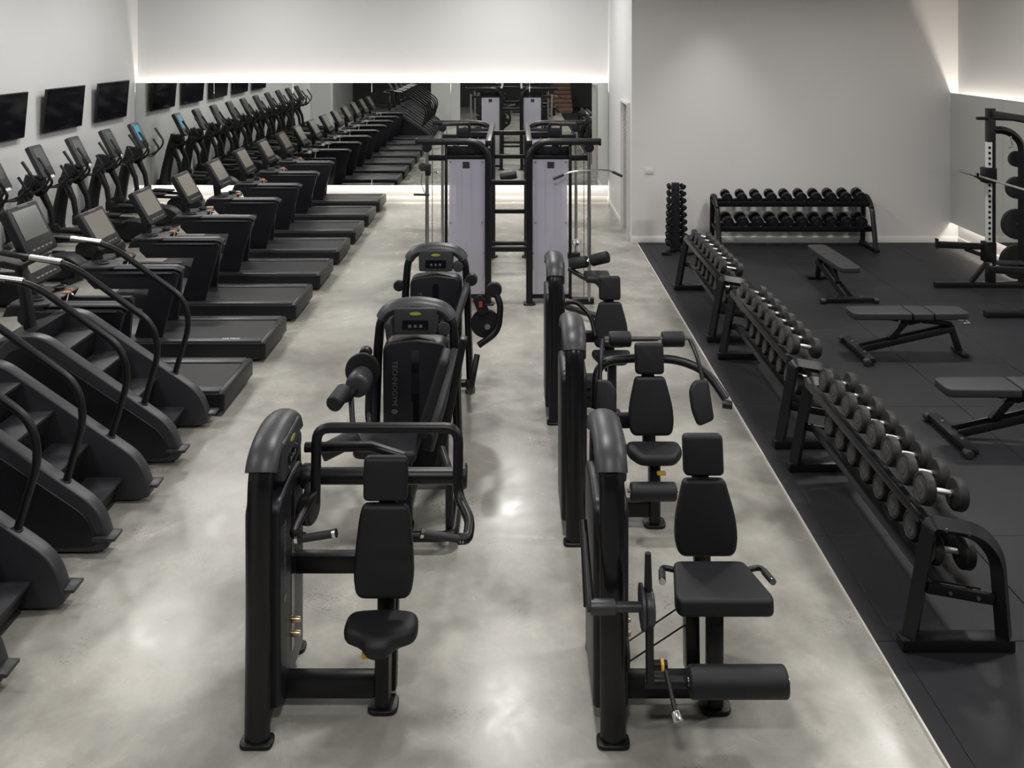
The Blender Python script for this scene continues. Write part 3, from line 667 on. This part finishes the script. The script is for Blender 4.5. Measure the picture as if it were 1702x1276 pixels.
def glute_machine(loc, rz, label):
    """rotary machine: curved arms, disc and padded rollers on the far user side"""
    t = thing('leg_curl_machine', label, 'weight machine', loc, rz)
    tower(t)
    sx = .55
    seat_post(t, sx, -.05, .46)
    o = fillet([(-.2, -.22, 0), (.2, -.22, 0), (.17, .2, 0), (-.17, .2, 0)], .05, 4, True)
    MB().prism([(q.x, q.y) for q in o], Matrix.Translation((sx, .0, .47)), .08, .03, 4).build('seat', 'upholstery', t)
    backrest(t, sx, -.27, .54, .87, .32, .24, -.06, False)
    MB().lathe([(.001, -.02), (.125, -.02), (.135, 0), (.125, .02), (.001, .02)], frame((.16, .46, .68), (0, 1, 0), (0, 0, 1)), 28).build('cam', 'plastic_black', t)
    MB().cyl((.10, .48, .66), (.20, .48, .66), .026, seg=14).build('cam_hub', 'steel', t)
    MB().tube(fillet([(.22, .40, .50), (.2, .58, .62), (.16, .60, .86), (.12, .54, .97)], .09, 5), .03, 10).build('swing_arm', 'powder_black', t)
    a = MB().prism([(q.x, q.y) for q in fillet([(-.05, -.09, 0), (.05, -.09, 0), (.05, .09, 0), (-.05, .09, 0)], .04, 4, True)], frame((.19, .42, .86), (0, 1, .4), (0, -.4, 1)), .02, .006).build('range_dial', 'plastic_black', t)
    MB().box((.215, .42, .87), (.006, .03, .05)).build('dial_mark', 'red', a)
    MB().tube(fillet([(.05, .30, 1.05), (.16, .28, .98), (.34, .16, .62), (.42, .05, .46)], .1, 5), .034, 10).build('support_arm', 'plastic_grey', t)
    MB().tube(fillet([(.10, .30, .12), (.42, .34, .14), (.60, .36, .32), (.50, .40, .52)], .1, 5), .026, 10).build('front_loop', 'powder_black', t)
    MB().cyl((.05, .33, 1.06), (.12, .33, 1.06), .055, seg=18, bev=.01).build('pivot_hub', 'plastic_black', t)
    MB().cyl((.05, -.34, 1.0), (.10, -.34, 1.0), .05, seg=18, bev=.01).build('pivot_hub', 'plastic_black', t)
    MB().cyl((.10, .54, .98), (.16, .54, .98), .07, seg=22, bev=.012).build('pivot_disc', 'plastic_black', t)
    return t
def seated_curl(loc, label):
    t = leg_extension(loc, 0, label); t.name = 'leg_press_machine'; return t

shoulder_press((-1.2, 4.385, 0), 'black shoulder press machine with overhead arm frame, nearest the camera on the left')
leg_extension((.46, 4.385, 0), 0, 'black leg extension machine with large roller, nearest the camera on the right')

curl_machine((-.72, 6.42, 0), -PI/2, 'dark machine with raised seat and round cam, behind the shoulder press, tower facing the camera')
glute_machine((-.725, 8.12, 0), -PI/2, 'dark leg machine with red dial and side disc, before the cable station')
lateral_raise((.395, 5.99, 0), 'black machine with elbow pads and twin upper rollers, middle of the right column')
def chest_machine(loc, label):
    t = thing('upper_back_machine', label, 'weight machine', loc, 0)
    tower(t); sx = .50
    p = seat_post(t, sx, -.12, .45)
    o = fillet([(-.12, -.14, 0), (.12, -.14, 0), (.18, .08, 0), (-.18, .08, 0)], .05, 4, True)
    MB().prism([(q.x, q.y) for q in o], Matrix.Translation((sx, -.10, .455)), .075, .03, 4).build('seat', 'upholstery', t)
    backrest(t, sx, .0, .54, .93, .31, .205, .07)
    MB().bar((.05, .10, .60), (sx, .10, .60), .07, .10, bev=.02).build('middle_beam', 'powder_black', t)
    MB().bar((.05, -.15, .18), (sx, -.2, .26), .06, .07, bev=.01).build('foot_bar', 'powder_black', t)
    roller(t, (.12, -.25, .34), (.34, -.25, .34), .06, 'foot_roller')
    MB().tube(fillet([(.05, .18, .84), (.2, .2, .9), (.34, .1, .78), (.36, -.1, .66)], .08, 5), .022, 10).build('press_arm', 'powder_black', t)
    return t
chest_machine((.352, 7.75, 0), 'black chest machine behind the elbow pad machine, farthest of the right column')

# ------------------------------------------------------------------ cable multi station
cs = thing('cable_station', 'black four stack cable station with grey smoked shrouds before the mirror', 'weight machine', (0, 0, 0), 0)
def stack(xi, xo, Yf, dirx, dy):
    """xi inner post x, xo outer edge x, Yf front plane, dy = +1 faces camera (frame extends to +y)"""
    zt = 2.02
    y = Yf
    f = MB().tube(fillet([(xi, y, .02), (xi, y, zt-.02), (xo+dirx*.36, y, zt-.02)], .26, 10), .04, 14, ref=(0, 1, 0), sec=(.05, .042)).build('upright_frame', 'powder_black', cs)
    MB().prism(rrect(.15, .13, .04), Matrix.Translation((xi, y, 0)), .022, .006).build('base_plate', 'powder_black', f)
    MB().box((xo+dirx*.36, y, zt-.02), (.03, .11, .09), bev=.01).build('end_cap', 'plastic_black', f)
    m = MB(); m.bar((xo, y+dy*.06, .05), (xo, y+dy*.06, zt-.04), .035, .06, ref=(0, 1, 0)); m.bar((xi, y+dy*.06, .085), (xo, y+dy*.06, .085), .05, .05)
    m.bar((xi, y+dy*.06, 1.80), (xo, y+dy*.06, 1.80), .03, .05); m.build('stack_frame', 'powder_black', cs)
    xm = (xi+xo)/2+dirx*.01; wd = abs(xo-xi)-.09
    s = MB().box((xm, y+dy*.02, .95), (wd, .006, 1.66), bev=.002, seg=1).build('shroud', 'smoked_shroud', cs)
    MB().box((xm, y+dy*.015, 1.71), (.085, .006, .08), bev=.002, seg=1).build('instruction_label', 'plastic_grey', s)
    for zz in (.14, 1.0, 1.75):
        for k in (-1, 1): MB().cyl((xm+k*(wd/2-.02), y+dy*.01, zz), (xm+k*(wd/2-.02), y+dy*.02, zz), .009, seg=10).build('bolt', 'steel', s)
    MB().box((xm, y+dy*.24, .95), (wd, .006, 1.66), bev=.002, seg=1).build('rear_shroud', 'smoked_shroud', cs)
    MB().bar((xi, y+dy*.13, .02), (xi, y+dy*.13, 1.9), .05, .06, ref=(0, 1, 0)).build('inner_post', 'powder_black', cs)
    for k in range(16):
        MB().box((xm, y+dy*.13, .13+k*.03), (wd-.04, .12, .026), bev=.003, seg=1).build('weight_plate', 'charcoal', cs)
    for k in (-.06, .06): MB().cyl((xm+k, y+dy*.13, .1), (xm+k, y+dy*.13, 1.8), .012, seg=10).build('guide_rod', 'chrome', cs)
    MB().cyl((xm, y+dy*.11, .60), (xm, y+dy*.11, .72), .028, seg=14).build('stack_head', 'plastic_black', cs)
    MB().bar((xi, y+dy*.10, 1.87), (xo, y+dy*.10, 1.87), .02, .13, bev=.004).build('pulley_plate', 'shroud_dark', cs)
    for k, r in ((-.14, .05), (.06, .062), (.17, .04)):
        MB().cyl((xm+k, y+dy*.06, 1.90), (xm+k, y+dy*.10, 1.90), r, seg=22, bev=.008).build('pulley', 'plastic_black', cs)
    # outer column with carriage
    xr = xo+dirx*.23
    MB().cyl((xr-.0, y, .04), (xr, y, 1.98), .022, seg=14).build('guide_column', 'steel', cs)
    MB().cyl((xr-dirx*.065, y, .1), (xr-dirx*.065, y, 1.9), .004, seg=6).build('cable', 'plastic_black', cs)
    MB().bar((xo, y+dy*.03, .04), (xr+dirx*.06, y+dy*.03, .04), .10, .06).build('base_beam', 'powder_black', cs)
    MB().bar((xo, y+dy*.03, 1.80), (xr, y+dy*.03, 1.80), .05, .07).build('upper_beam', 'powder_black', cs)
    MB().cyl((xr, y-.03, 1.93), (xr, y+.03, 1.93), .06, seg=20, bev=.01).build('top_pulley', 'plastic_black', cs)
    return xr
YA, YZ = 10.74, 13.05
for (xi, xo, dx) in ((-.325, -.845, -1), (.185, .69, 1)):
    for Y_, dy in ((YA, 1), (YZ, -1)):
        xr = stack(xi, xo, Y_, dx, dy)
    MB().bar((xi, YA, 1.98), (xi, YZ, 1.98), .07, .07).build('top_beam', 'powder_black', cs)
for z in (1.50, .68):
    MB().bar((-.325, YA, z), (.185, YA, z), .05, .06).build('cross_brace', 'powder_black', cs)
    MB().bar((-.325, YZ, z), (.185, YZ, z), .05, .06).build('cross_brace', 'powder_black', cs)
for x in (-.22, .08):
    MB().bar((x, 12.0, .02), (x, 12.0, 1.98), .07, .06).build('middle_post', 'powder_black', cs)
MB().bar((-.325, 12.0, 1.97), (.185, 12.0, 1.97), .06, .06).bar((-.30, 12.0, .45), (.16, 12.0, .45), .05, .05).build('middle_brace', 'powder_black', cs)
a = MB().cyl((-.19, 11.6, 1.42), (.03, 11.6, 1.46), .055, seg=18, bev=.012).build('knee_roller', 'upholstery', cs)
# left adjustable carriage with handle
a = MB().box((-1.06, YA-.03, 1.66), (.07, .09, .14), bev=.015).build('pulley_carriage', 'plastic_black', cs)
MB().cyl((-1.12, YA-.07, 1.70), (-1.12, YA-.03, 1.70), .055, seg=20, bev=.008).build('carriage_pulley', 'plastic_grey', a)
MB().cyl((-.99, YA-.06, 1.62), (-.93, YA-.06, 1.63), .022, seg=14, bev=.004).build('locking_knob', 'chrome', a)
MB().tube([(-1.13, YA-.08, 1.62), (-1.14, YA-.08, 1.5), (-1.09, YA-.08, 1.37)], .004, 6).build('cable', 'plastic_black', a)
MB().cyl((-1.23, YA-.08, 1.365), (-1.04, YA-.08, 1.36), .014, seg=12).build('handle', 'rubber', a)
# top grips
for s_, x in ((-1, -.62), (1, .48)):
    MB().tube(fillet([(x+s_*-.0, 12.0, 1.98), (x, 12.0, 2.1), (x+s_*.34, 11.9, 2.1)], .05), .02, 10).build('pull_up_bar', 'powder_black', cs)
    MB().tube([(x+s_*.16, 11.95, 2.1), (x+s_*.36, 11.9, 2.1)], .03, 10).build('grip', 'rubber', cs)
    MB().bar((x, 12.0, 1.96), ((-.325 if s_ < 0 else .185), 12.0, 1.96), .05, .05).build('grip_support', 'powder_black', cs)
# lat pull bar hanging at the right column
lb = MB().tube(fillet([(.47, 10.62, 1.56), (.70, 10.62, 1.655), (1.12, 10.60, 1.68), (1.31, 10.58, 1.60)], .1, 6), .013, 10).build('lat_pull_bar', 'chrome', cs)
MB().tube([(.47, 10.62, 1.56), (.60, 10.62, 1.614)], .017, 10).tube([(1.19, 10.593, 1.653), (1.31, 10.58, 1.60)], .017, 10).build('grip', 'rubber', lb)
MB().tube([(.92, 10.62, 1.68), (.92, 10.70, 1.90)], .005, 6).build('cable', 'plastic_black', lb)
# pulldown seat at the right side
m = MB(); m.tube(fillet([(.62, 10.3, .10), (.72, 10.2, .10), (1.05, 10.0, .06)], .1, 5), .035, 10); m.tube(fillet([(.66, 10.5, .5), (.85, 10.35, .42), (1.0, 10.3, .40), (1.1, 10.25, .1), (1.1, 10.25, .02)], .08, 5), .03, 10)
m.build('seat_frame', 'powder_black', cs)
MB().prism(rrect(.30, .34, .05), Matrix.Translation((.98, 10.32, .42)), .07, .025, 4).build('seat', 'upholstery', cs)
MB().bar((.88, 10.5, .05), (.88, 10.5, .62), .05, .05).build('knee_post', 'powder_black', cs)
a = MB().cyl((.68, 10.5, .56), (.87, 10.42, .61), .07, seg=20, bev=.014).build('knee_roller', 'upholstery', cs)
a = MB().cyl((.92, 10.42, .62), (1.11, 10.33, .69), .07, seg=20, bev=.014).build('knee_roller', 'upholstery', cs)
MB().cyl((.86, 10.43, .61), (.93, 10.41, .625), .024, seg=14).build('roller_joint', 'chrome', cs)
MB().lathe([(.001, -.03), (.05, -.03), (.062, 0), (.05, .03), (.001, .03)], Matrix.Translation((.75, 10.6, .80)), 20).build('adjuster_knob', 'chrome', cs)

# ------------------------------------------------------------------ dumbbells
def make_dumbbell(name, D, th, hl, chrome_handle, label, axis_cap=True):
    t = thing(name, label, 'dumbbell')
    g = MB().tube([(-hl/2-.01, 0, 0), (-hl/4, 0, 0), (0, 0, 0), (hl/4, 0, 0), (hl/2+.01, 0, 0)], [.013, .015, .0165, .015, .013], 12).build('handle', 'steel_knurled' if chrome_handle else 'gloss_black', t)
    for s_ in (-1, 1):
        R = D/2; mt = frame((s_*(hl/2), 0, 0), (0, s_, 0), (0, 0, 1))
        h = MB().lathe([(.001, 0), (R*.55, 0), (R*.9, .003), (R, .012), (R, th-.012), (R*.93, th-.002), (R*.80, th), (R*.76, th-.004), (.001, th-.004)], mt, 26).build('head', 'head_rubber' if chrome_handle else 'gloss_black', t)
        f = MB().lathe([(.001, 0), (R*.72, 0), (R*.70, .0025), (R*.38, .003), (R*.34, .006), (R*.12, .006), (.001, .004)], frame((s_*(hl/2+th-.0045), 0, 0), (0, s_, 0), (0, 0, 1)), 22).build('head_face', 'head_face' if chrome_handle else 'plastic_black', h)
        MB().cyl((s_*(hl/2-.012), 0, 0), (s_*(hl/2), 0, 0), .020, seg=14).build('collar', 'chrome' if chrome_handle else 'gloss_black', g)
    return t
# ------------------------------------------------------------------ sloping dumbbell racks on the mat
RX = 2.36
def slope_rack(label, loc, L=1.92):
    t = thing('dumbbell_rack', label, 'dumbbell rack', loc)
    z0 = MT+.002
    for z, cx in ((.632, 0.0), (.307, .04)):
        MB().bar((cx, .09, z), (cx, L, z), .27, .008, ref=(.17, 0, 1), bev=0).build('shelf_plate', 'powder_black', t)
    for yy, nm in ((.045, 'n'), (L+.045, 'f')):
        f = MB()
        pts = fillet([(-.235, yy, .06), (-.125, yy, .668), (.13, yy, .625), (.235, yy, .50), (.27, yy, .06)], [0, .03, .08, .10, 0], 6)
        f.tube(pts, .04, 4, ref=(0, 1, 0), sec=(.055, .045))
        fr = f.build('end_frame', 'powder_black', t, 30)
        MB().box((0.01, yy, .033+.0), (.60, .09, .064), bev=.005).build('foot_bar', 'powder_black', t)
        b = MB().bar((-.15, yy-.012, .33), (.21, yy-.012, .265), .03, .055, ref=(0, 0, 1)).build('end_shelf_brace', 'powder_black', t)
        for (x, z) in ((-.06, .655), (.06, .635)): MB().cyl((x, yy-.052, z), (x, yy-.045, z), .009, seg=10).build('bolt', 'steel', fr)
        for (x, z) in ((-.03, .308), (.12, .28)): MB().cyl((x, yy-.034, z), (x, yy-.027, z), .009, seg=10).build('bolt', 'steel', b)
    for z, dz, cx in ((.66, 0, 0.0), (.335, 0, .04)):
        s = math.tan(math.radians(10)); x0, x1 = cx-.155, cx+.165
        sh = MB()
        sh.bar((x0+.04, .08, z-.012), (x0+.04, L+.01, z-.012), .05, .035, ref=(s, 0, 1)); sh.bar((x1-.06, .08, z-.055-.012), (x1-.06, L+.01, z-.055-.012), .05, .035, ref=(s, 0, 1))
        sh.bar((x0-.01, .08, z+.012), (x0-.01, L+.01, z+.012), .012, .05, ref=(s, 0, 1)); sh.build('shelf_rail', 'powder_black', t)
    return t
racks = [(4.645, 'nearest'), (6.93, 'middle'), (9.35, 'farthest')]
rk = None
dbm = {}
for ri, (y0, nm) in enumerate(racks):
    lb = {'nearest': 'black two tier sloping dumbbell rack at the mat edge, nearest of three', 'middle': 'black two tier sloping dumbbell rack in the middle of the three at the mat edge',
          'farthest': 'black two tier sloping dumbbell rack at the mat edge, farthest of three'}[nm]
    if rk is None: rk = slope_rack(lb, (RX, y0, MT+.002))
    else:
        dup(rk, (RX, y0, MT+.002), 0, lb)
    th = math.radians(9.5)
    for tier in (0, 1):
        for k in range(8):
            D = [.176, .164, .155][ri]-.0012*k-(.004 if tier else 0)
            key = round(D, 3)
            y = y0+.205+k*.2185
            if tier == 0: cx, cz = .012, .655+.022+D/2-.008
            else: cx, cz = .052, .33+.022+D/2-.008
            loc = (RX+cx, y, MT+cz)
            lbl = '%s dumbbell from the near end, %s tier of the %s sloping rack' % (ORD[k], 'upper' if tier == 0 else 'lower', nm)
            if key not in dbm:
                o = make_dumbbell('dumbbell', D, .062, .118, True, lbl); dbm[key] = o
            else: o = dup(dbm[key])
            o.location = loc; o.rotation_euler = (0, th, random.uniform(-.03, .03)); o['label'] = lbl
            o['group'] = 'dumbbells on the %s sloping rack' % nm

# ------------------------------------------------------------------ wall rack with black dumbbells
wr = thing('wall_dumbbell_rack', 'black two tier dumbbell rack standing against the back wall', 'dumbbell rack', (0, 0, MT+.002))
for x in (3.12, 5.50):
    f = MB()
    f.tube(fillet([(x, 13.78, .02), (x, 13.74, .78), (x, 13.62, .80), (x, 13.42, .66), (x, 13.27, .04)], [0, .05, .05, .12, 0], 6), .03, 10, ref=(1, 0, 0), sec=(.04, .028))
    f.bar((x, 13.82, .03), (x, 13.22, .03), .08, .05); f.bar((x, 13.76, .34), (x, 13.36, .30), .05, .05); f.bar((x, 13.74, .72), (x, 13.40, .64), .05, .05)
    f.build('end_frame', 'powder_black', wr)
WRX = [3.29+k*.2285 for k in range(10)]
for z, yc in ((.70, 13.56), (.32, 13.54)):
    s = math.tan(math.radians(12))
    a = MB(); a.bar((3.14, yc-.09, z-.02), (5.48, yc-.09, z-.02), .05, .05, ref=(0, -s, 1)); a.bar((3.14, yc+.09, z+.02), (5.48, yc+.09, z+.02), .05, .05, ref=(0, -s, 1))
    a.bar((3.14, yc-.13, z+.0), (5.48, yc-.13, z+.0), .012, .08, ref=(0, -s, 1)); a.build('shelf_rail', 'powder_black', wr)
    for x in WRX:
        MB().box((x, yc, z+.018), (.09, .22, .02), rot=(math.radians(12), 0, 0), bev=.004).build('saddle', 'plastic_black', wr)
wd_ = None
for tier, (z, yc) in enumerate(((.70, 13.56), (.32, 13.54))):
    for k, x in enumerate(WRX):
        sc_ = (.90+.014*k) if tier == 0 else 1.08
        lbl = '%s all black dumbbell from the left, %s tier of the back wall rack' % (ORD[k], 'upper' if tier == 0 else 'lower')
        if wd_ is None:
            wd_ = make_dumbbell('black_dumbbell', .165, .075, .10, False, lbl); o = wd_; o.rotation_mode = 'XYZ'
        else: o = dup(wd_)
        o.location = (x, yc, z+MT+.028+.0825*sc_+.004); o.rotation_euler = (0, -math.radians(12), PI/2+.0)
        o.scale = (sc_,)*3
        o['label'] = lbl; o['group'] = 'black dumbbells on the back wall rack'
        # axis along y: rotate about z by 90deg, front end lower
        o.rotation_euler = (0, math.radians(-12), -PI/2) if False else (0, math.radians(12), -PI/2)

# ------------------------------------------------------------------ dumbbell tree
TX, TY = 2.40, 13.25
tr = thing('dumbbell_tree', 'slim black dumbbell tree standing in the back corner of the mat', 'dumbbell rack', (TX, TY, MT+.002))
m = MB(); m.xz([(-.03, .03), (.12, .03), (.10, 1.06), (-.01, 1.06)], -.04, .04, .008); m.build('column', 'shroud_dark', tr)
m = MB(); m.bar((-.16, -.16, .03), (.05, 0, .05), .06, .05); m.bar((.26, -.16, .03), (.05, 0, .05), .06, .05); m.bar((.05, .18, .03), (.05, 0, .05), .06, .05); m.bar((-.20, -.17, .03), (-.06, -.17, .03), .05, .04); m.bar((.14, -.17, .03), (.30, -.17, .03), .05, .04)
m.build('foot_frame', 'powder_black', tr)
sm = None
for k in range(9):
    z = .14+k*.107
    wdt = .085
    for s_ in (-1, 1):
        xx = .05+s_*.115*(1-.012*k)
        MB().box((xx-s_*.03, 0, z-.028), (.10, .12, .012), bev=.003, seg=1).build('peg', 'powder_black', tr)
        lbl = '%s small dumbbell from the top, %s side of the dumbbell tree' % (ORD[8-k], 'left' if s_ < 0 else 'right')
        if sm is None: sm = make_dumbbell('small_dumbbell', .088, .045, .10, False, lbl); o = sm
        else: o = dup(sm)
        f_ = 1.05-.035*k
        o.scale = (f_,)*3
        o.location = (TX+xx, TY-.005, MT+z-.020+.044*f_+.001); o.rotation_euler = (0, 0, PI/2+s_*.12); o['label'] = lbl; o['group'] = 'small dumbbells on the corner tree'

# ------------------------------------------------------------------ benches (long axis along x; crossbar end at x=0)
bn = thing('weight_bench', 'x', 'weight bench', (0, 0, 0))
def slab(nm, x0, x1, w0, w1, r):
    o = fillet([(x0, -w0/2, 0), (x1, -w1/2, 0), (x1, w1/2, 0), (x0, w0/2, 0)], r, 5, True)
    return MB().xy([(q.x, q.y) for q in o], .385, .455, .018, 4).build(nm, 'bench_vinyl', bn)
slab('back_pad', 0, .60, .26, .28, [.07, .02, .02, .07]); slab('middle_pad', .615, .82, .28, .28, .02); slab('seat_pad', .835, 1.2, .28, .25, [.02, .07, .07, .02])
m = MB(); m.bar((.10, -.33, .045), (.10, .33, .045), .10, .05, bev=.01); m.build('front_foot', 'powder_black', bn)
for s_ in (-1, 1):
    MB().cyl((.06, s_*.30, .035), (.06, s_*.36, .035), .034, seg=16, bev=.006).build('wheel', 'rubber', bn)
    MB().cyl((.10, s_*.16, .07), (.10, s_*.16, .078), .012, seg=10).build('bolt', 'steel', bn)
    MB().bar((.13, s_*.05, .06), (1.06, s_*.045, .27), .025, .06, bev=.006).build('frame_rail', 'powder_black', bn)
MB().bar((1.05, 0, .30), (1.14, 0, .03), .06, .06, ref=(1, 0, 0), bev=.01).build('rear_leg', 'powder_black', bn)
MB().box((1.15, 0, .022), (.07, .26, .04), bev=.01).build('rear_foot', 'powder_black', bn)
MB().bar((.42, 0, .15), (.62, 0, .36), .05, .06, bev=.01).bar((.62, 0, .36), (1.06, 0, .31), .06, .05, bev=.01).build('seat_support', 'powder_black', bn)
MB().xz([(.30, .37), (.80, .37), (.78, .34), (.62, .30), (.48, .34)], -.035, .035, .006).build('pad_bracket', 'powder_black', bn)
MB().tube([(.50, -.06, .35), (.50, .06, .35)], .014, 8).tube([(.72, -.07, .33), (.72, .07, .33)], .014, 8).build('pivot_pin', 'steel', bn)
MB().tube(fillet([(1.16, -.05, .33), (1.23, -.05, .33), (1.23, .05, .33), (1.16, .05, .33)], .02), .011, 8).build('carry_handle', 'chrome', bn)
bn.location = (3.46, 9.03, MT+.002); bn['label'] = 'flat grey padded bench in the middle, behind the nearest bench'; bn['group'] = 'padded benches on the mat'
dup(bn, (3.47, 7.12, MT+.002), 0, 'flat grey padded bench nearest the camera, cut by the right edge')
dup(bn, (4.12, 10.66, MT+.002), PI/2+.02, 'flat grey padded bench lengthwise in front of the back wall rack')

# ------------------------------------------------------------------ squat rack
sr = thing('squat_rack', 'black squat rack with plate storage by the right wall mirror', 'squat rack', (6.2, 10.8, MT+.002))
for yy in (.62, -.60):
    MB().bar((-.70, yy, .035), (.66, yy, .035), .08, .07, bev=.006).build('base_bar', 'powder_black', sr)
    up = MB().bar((.03, yy, .06), (.03, yy, 2.34), .10, .085, ref=(0, 1, 0), bev=.006).build('upright', 'powder_black', sr)
    MB().box((-.022, yy-.046, 1.05), (.006, .004, 1.6)).box((-.02, yy, 1.09), (.004, .06, 1.62)).build('hole_strip', 'plate_plastic', up)
    MB().box((-.005, yy-.044, 1.09), (.07, .004, 1.62)).build('number_strip', 'plate_plastic', up)
    for k in range(22):
        MB().cyl((-.005, yy-.046, .36+k*.07), (-.005, yy-.049, .36+k*.07), .018, seg=10).build('pin_hole', 'screen_black', up)
    MB().bar((-.22, yy, .07), (.0, yy, .34), .05, .05, bev=.006).build('brace', 'powder_black', sr)
    MB().box((.0, yy-.01, 1.47), (.16, .13, .20), bev=.01).build('bar_cup_bracket', 'powder_black', sr)
    MB().box((.0, yy-.01, .47), (.15, .13, .26), bev=.01).build('safety_bracket', 'powder_black', sr)
    a = MB().bar((-.66, yy-.01, .56), (.0, yy-.01, .53), .06, .08, bev=.008).bar((-.30, yy-.01, .50), (-.02, yy-.01, .40), .05, .05).build('safety_arm', 'powder_black', sr)
    MB().box((-.675, yy-.01, .575), (.02, .07, .13), bev=.006).build('arm_stop', 'plastic_black', a)
    MB().tube(fillet([(.05, yy, 2.06), (.26, yy, 2.05), (.44, yy, 1.90), (.44, yy, .05)], .16, 6), .04, 4, ref=(0, 1, 0), sec=(.05, .05)).build('rear_post', 'powder_black', sr, 30)
    for z in (1.66, 1.28, .80, .30): MB().cyl((.44, yy+.03, z), (.44, yy+.26, z), .022, seg=14).build('storage_peg', 'steel', sr)
for z in (.38, 2.28):
    MB().bar((.46 if z < 1 else .03, -.60, z), (.46 if z < 1 else .03, .62, z), .05, .07).build('cross_beam', 'powder_black', sr)
MB().bar((.05, .58, .33), (.60, .58, .33), .05, .05).build('side_beam', 'plastic_grey', sr)
MB().tube([(-.16, .60, 2.21), (.0, .60, 2.21), (.3, .58, 2.20), (.6, .3, 2.14)], .022, 10).build('pull_up_bar', 'powder_black', sr)
MB().tube([(-.16, -.58, 2.21), (.0, -.58, 2.21), (.3, -.56, 2.20)], .022, 10).build('pull_up_bar', 'powder_black', sr)
MB().tube(fillet([(.26, .56, 1.98), (.26, .50, 1.86), (.20, .50, 1.84)], .03), .01, 8).build('hook', 'steel', sr)
for i, (z, R) in enumerate(((1.66, .105), (1.28, .145), (.80, .20), (.30, .225))):
    lb = ['small black weight plate on the top storage peg of the squat rack', 'medium black weight plate on the second storage peg of the squat rack',
          'large black weight plate on the third storage peg of the squat rack', 'largest black weight plate on the lowest peg of the squat rack'][i]
    p = MB().lathe([(.024, 0), (R*.3, 0), (R*.34, .008), (R*.78, .008), (R*.82, -.004), (R, 0), (R, .05), (R*.8, .054), (R*.3, .05), (.024, .05)], frame((0, 0, 0), (1, 0, 0), (0, 0, 1)), 32).build('weight_plate', 'rubber')
    p.location = (6.2+.44-.0, 10.8+.62+.14, z+MT+.002); tag(p, lb, 'weight plate', 'weight plates on the squat rack')
# barbell resting in the cups
bb = thing('barbell', 'silver barbell resting across the squat rack cups', 'barbell', (6.12, 10.8, 1.455+MT))
MB().cyl((0, -.66, 0), (0, .66, 0), .0145, seg=14).build('shaft', 'steel_knurled', bb)
for s_ in (-1, 1):
    MB().cyl((0, s_*.66, 0), (0, s_*.69, 0), .036, seg=18).cyl((0, s_*.69, 0), (0, s_*1.10, 0), .025, seg=18, bev=.003).build('sleeve', 'steel', bb)
for yy in (.62, -.60):
    MB().tube(fillet([(-.02, yy-.06, 1.50), (-.08, yy-.06, 1.42), (-.16, yy-.06, 1.43), (-.17, yy-.06, 1.50)], .03), .016, 8).build('bar_cup', 'powder_black', sr)
bb.location = (6.08, 10.8, 1.455+MT)

# ------------------------------------------------------------------ equipment behind the camera that shows in the mirror
tb = MB()
rs = thing('rear_staircase', 'brown timber clad stair block seen only in the mirror', 'staircase', (1.95, -3.0, 0))
for k in range(7): MB().box((0, -.28*k, .12+.17*k), (1.1, .30, .24+.34*k if False else .16), bev=.01).build('stair_tread', 'timber', rs)
MB().yz([(.15, 0), (-1.85, 0), (-1.85, 1.1), (.15, .06)], -.5, .5, .01).build('stair_body', 'timber', rs)
MB().bar((-.58, .15, .0), (-.58, .15, 1.0), .06, .06).bar((-.58, .15, 1.0), (-.58, -1.8, 2.1), .05, .05).build('balustrade', 'powder_black', rs)
for i, (x, y) in enumerate(((-4.9, -.6), (-1.0, -3.4), (.6, -3.6))):
    dup(sr, (x, y, 0), 0, ['squat rack behind the white pier, seen only in the mirror', 'squat rack at the rear wall, reflected left of the cable stacks', 'squat rack at the rear wall, reflected between the cable stacks'][i])
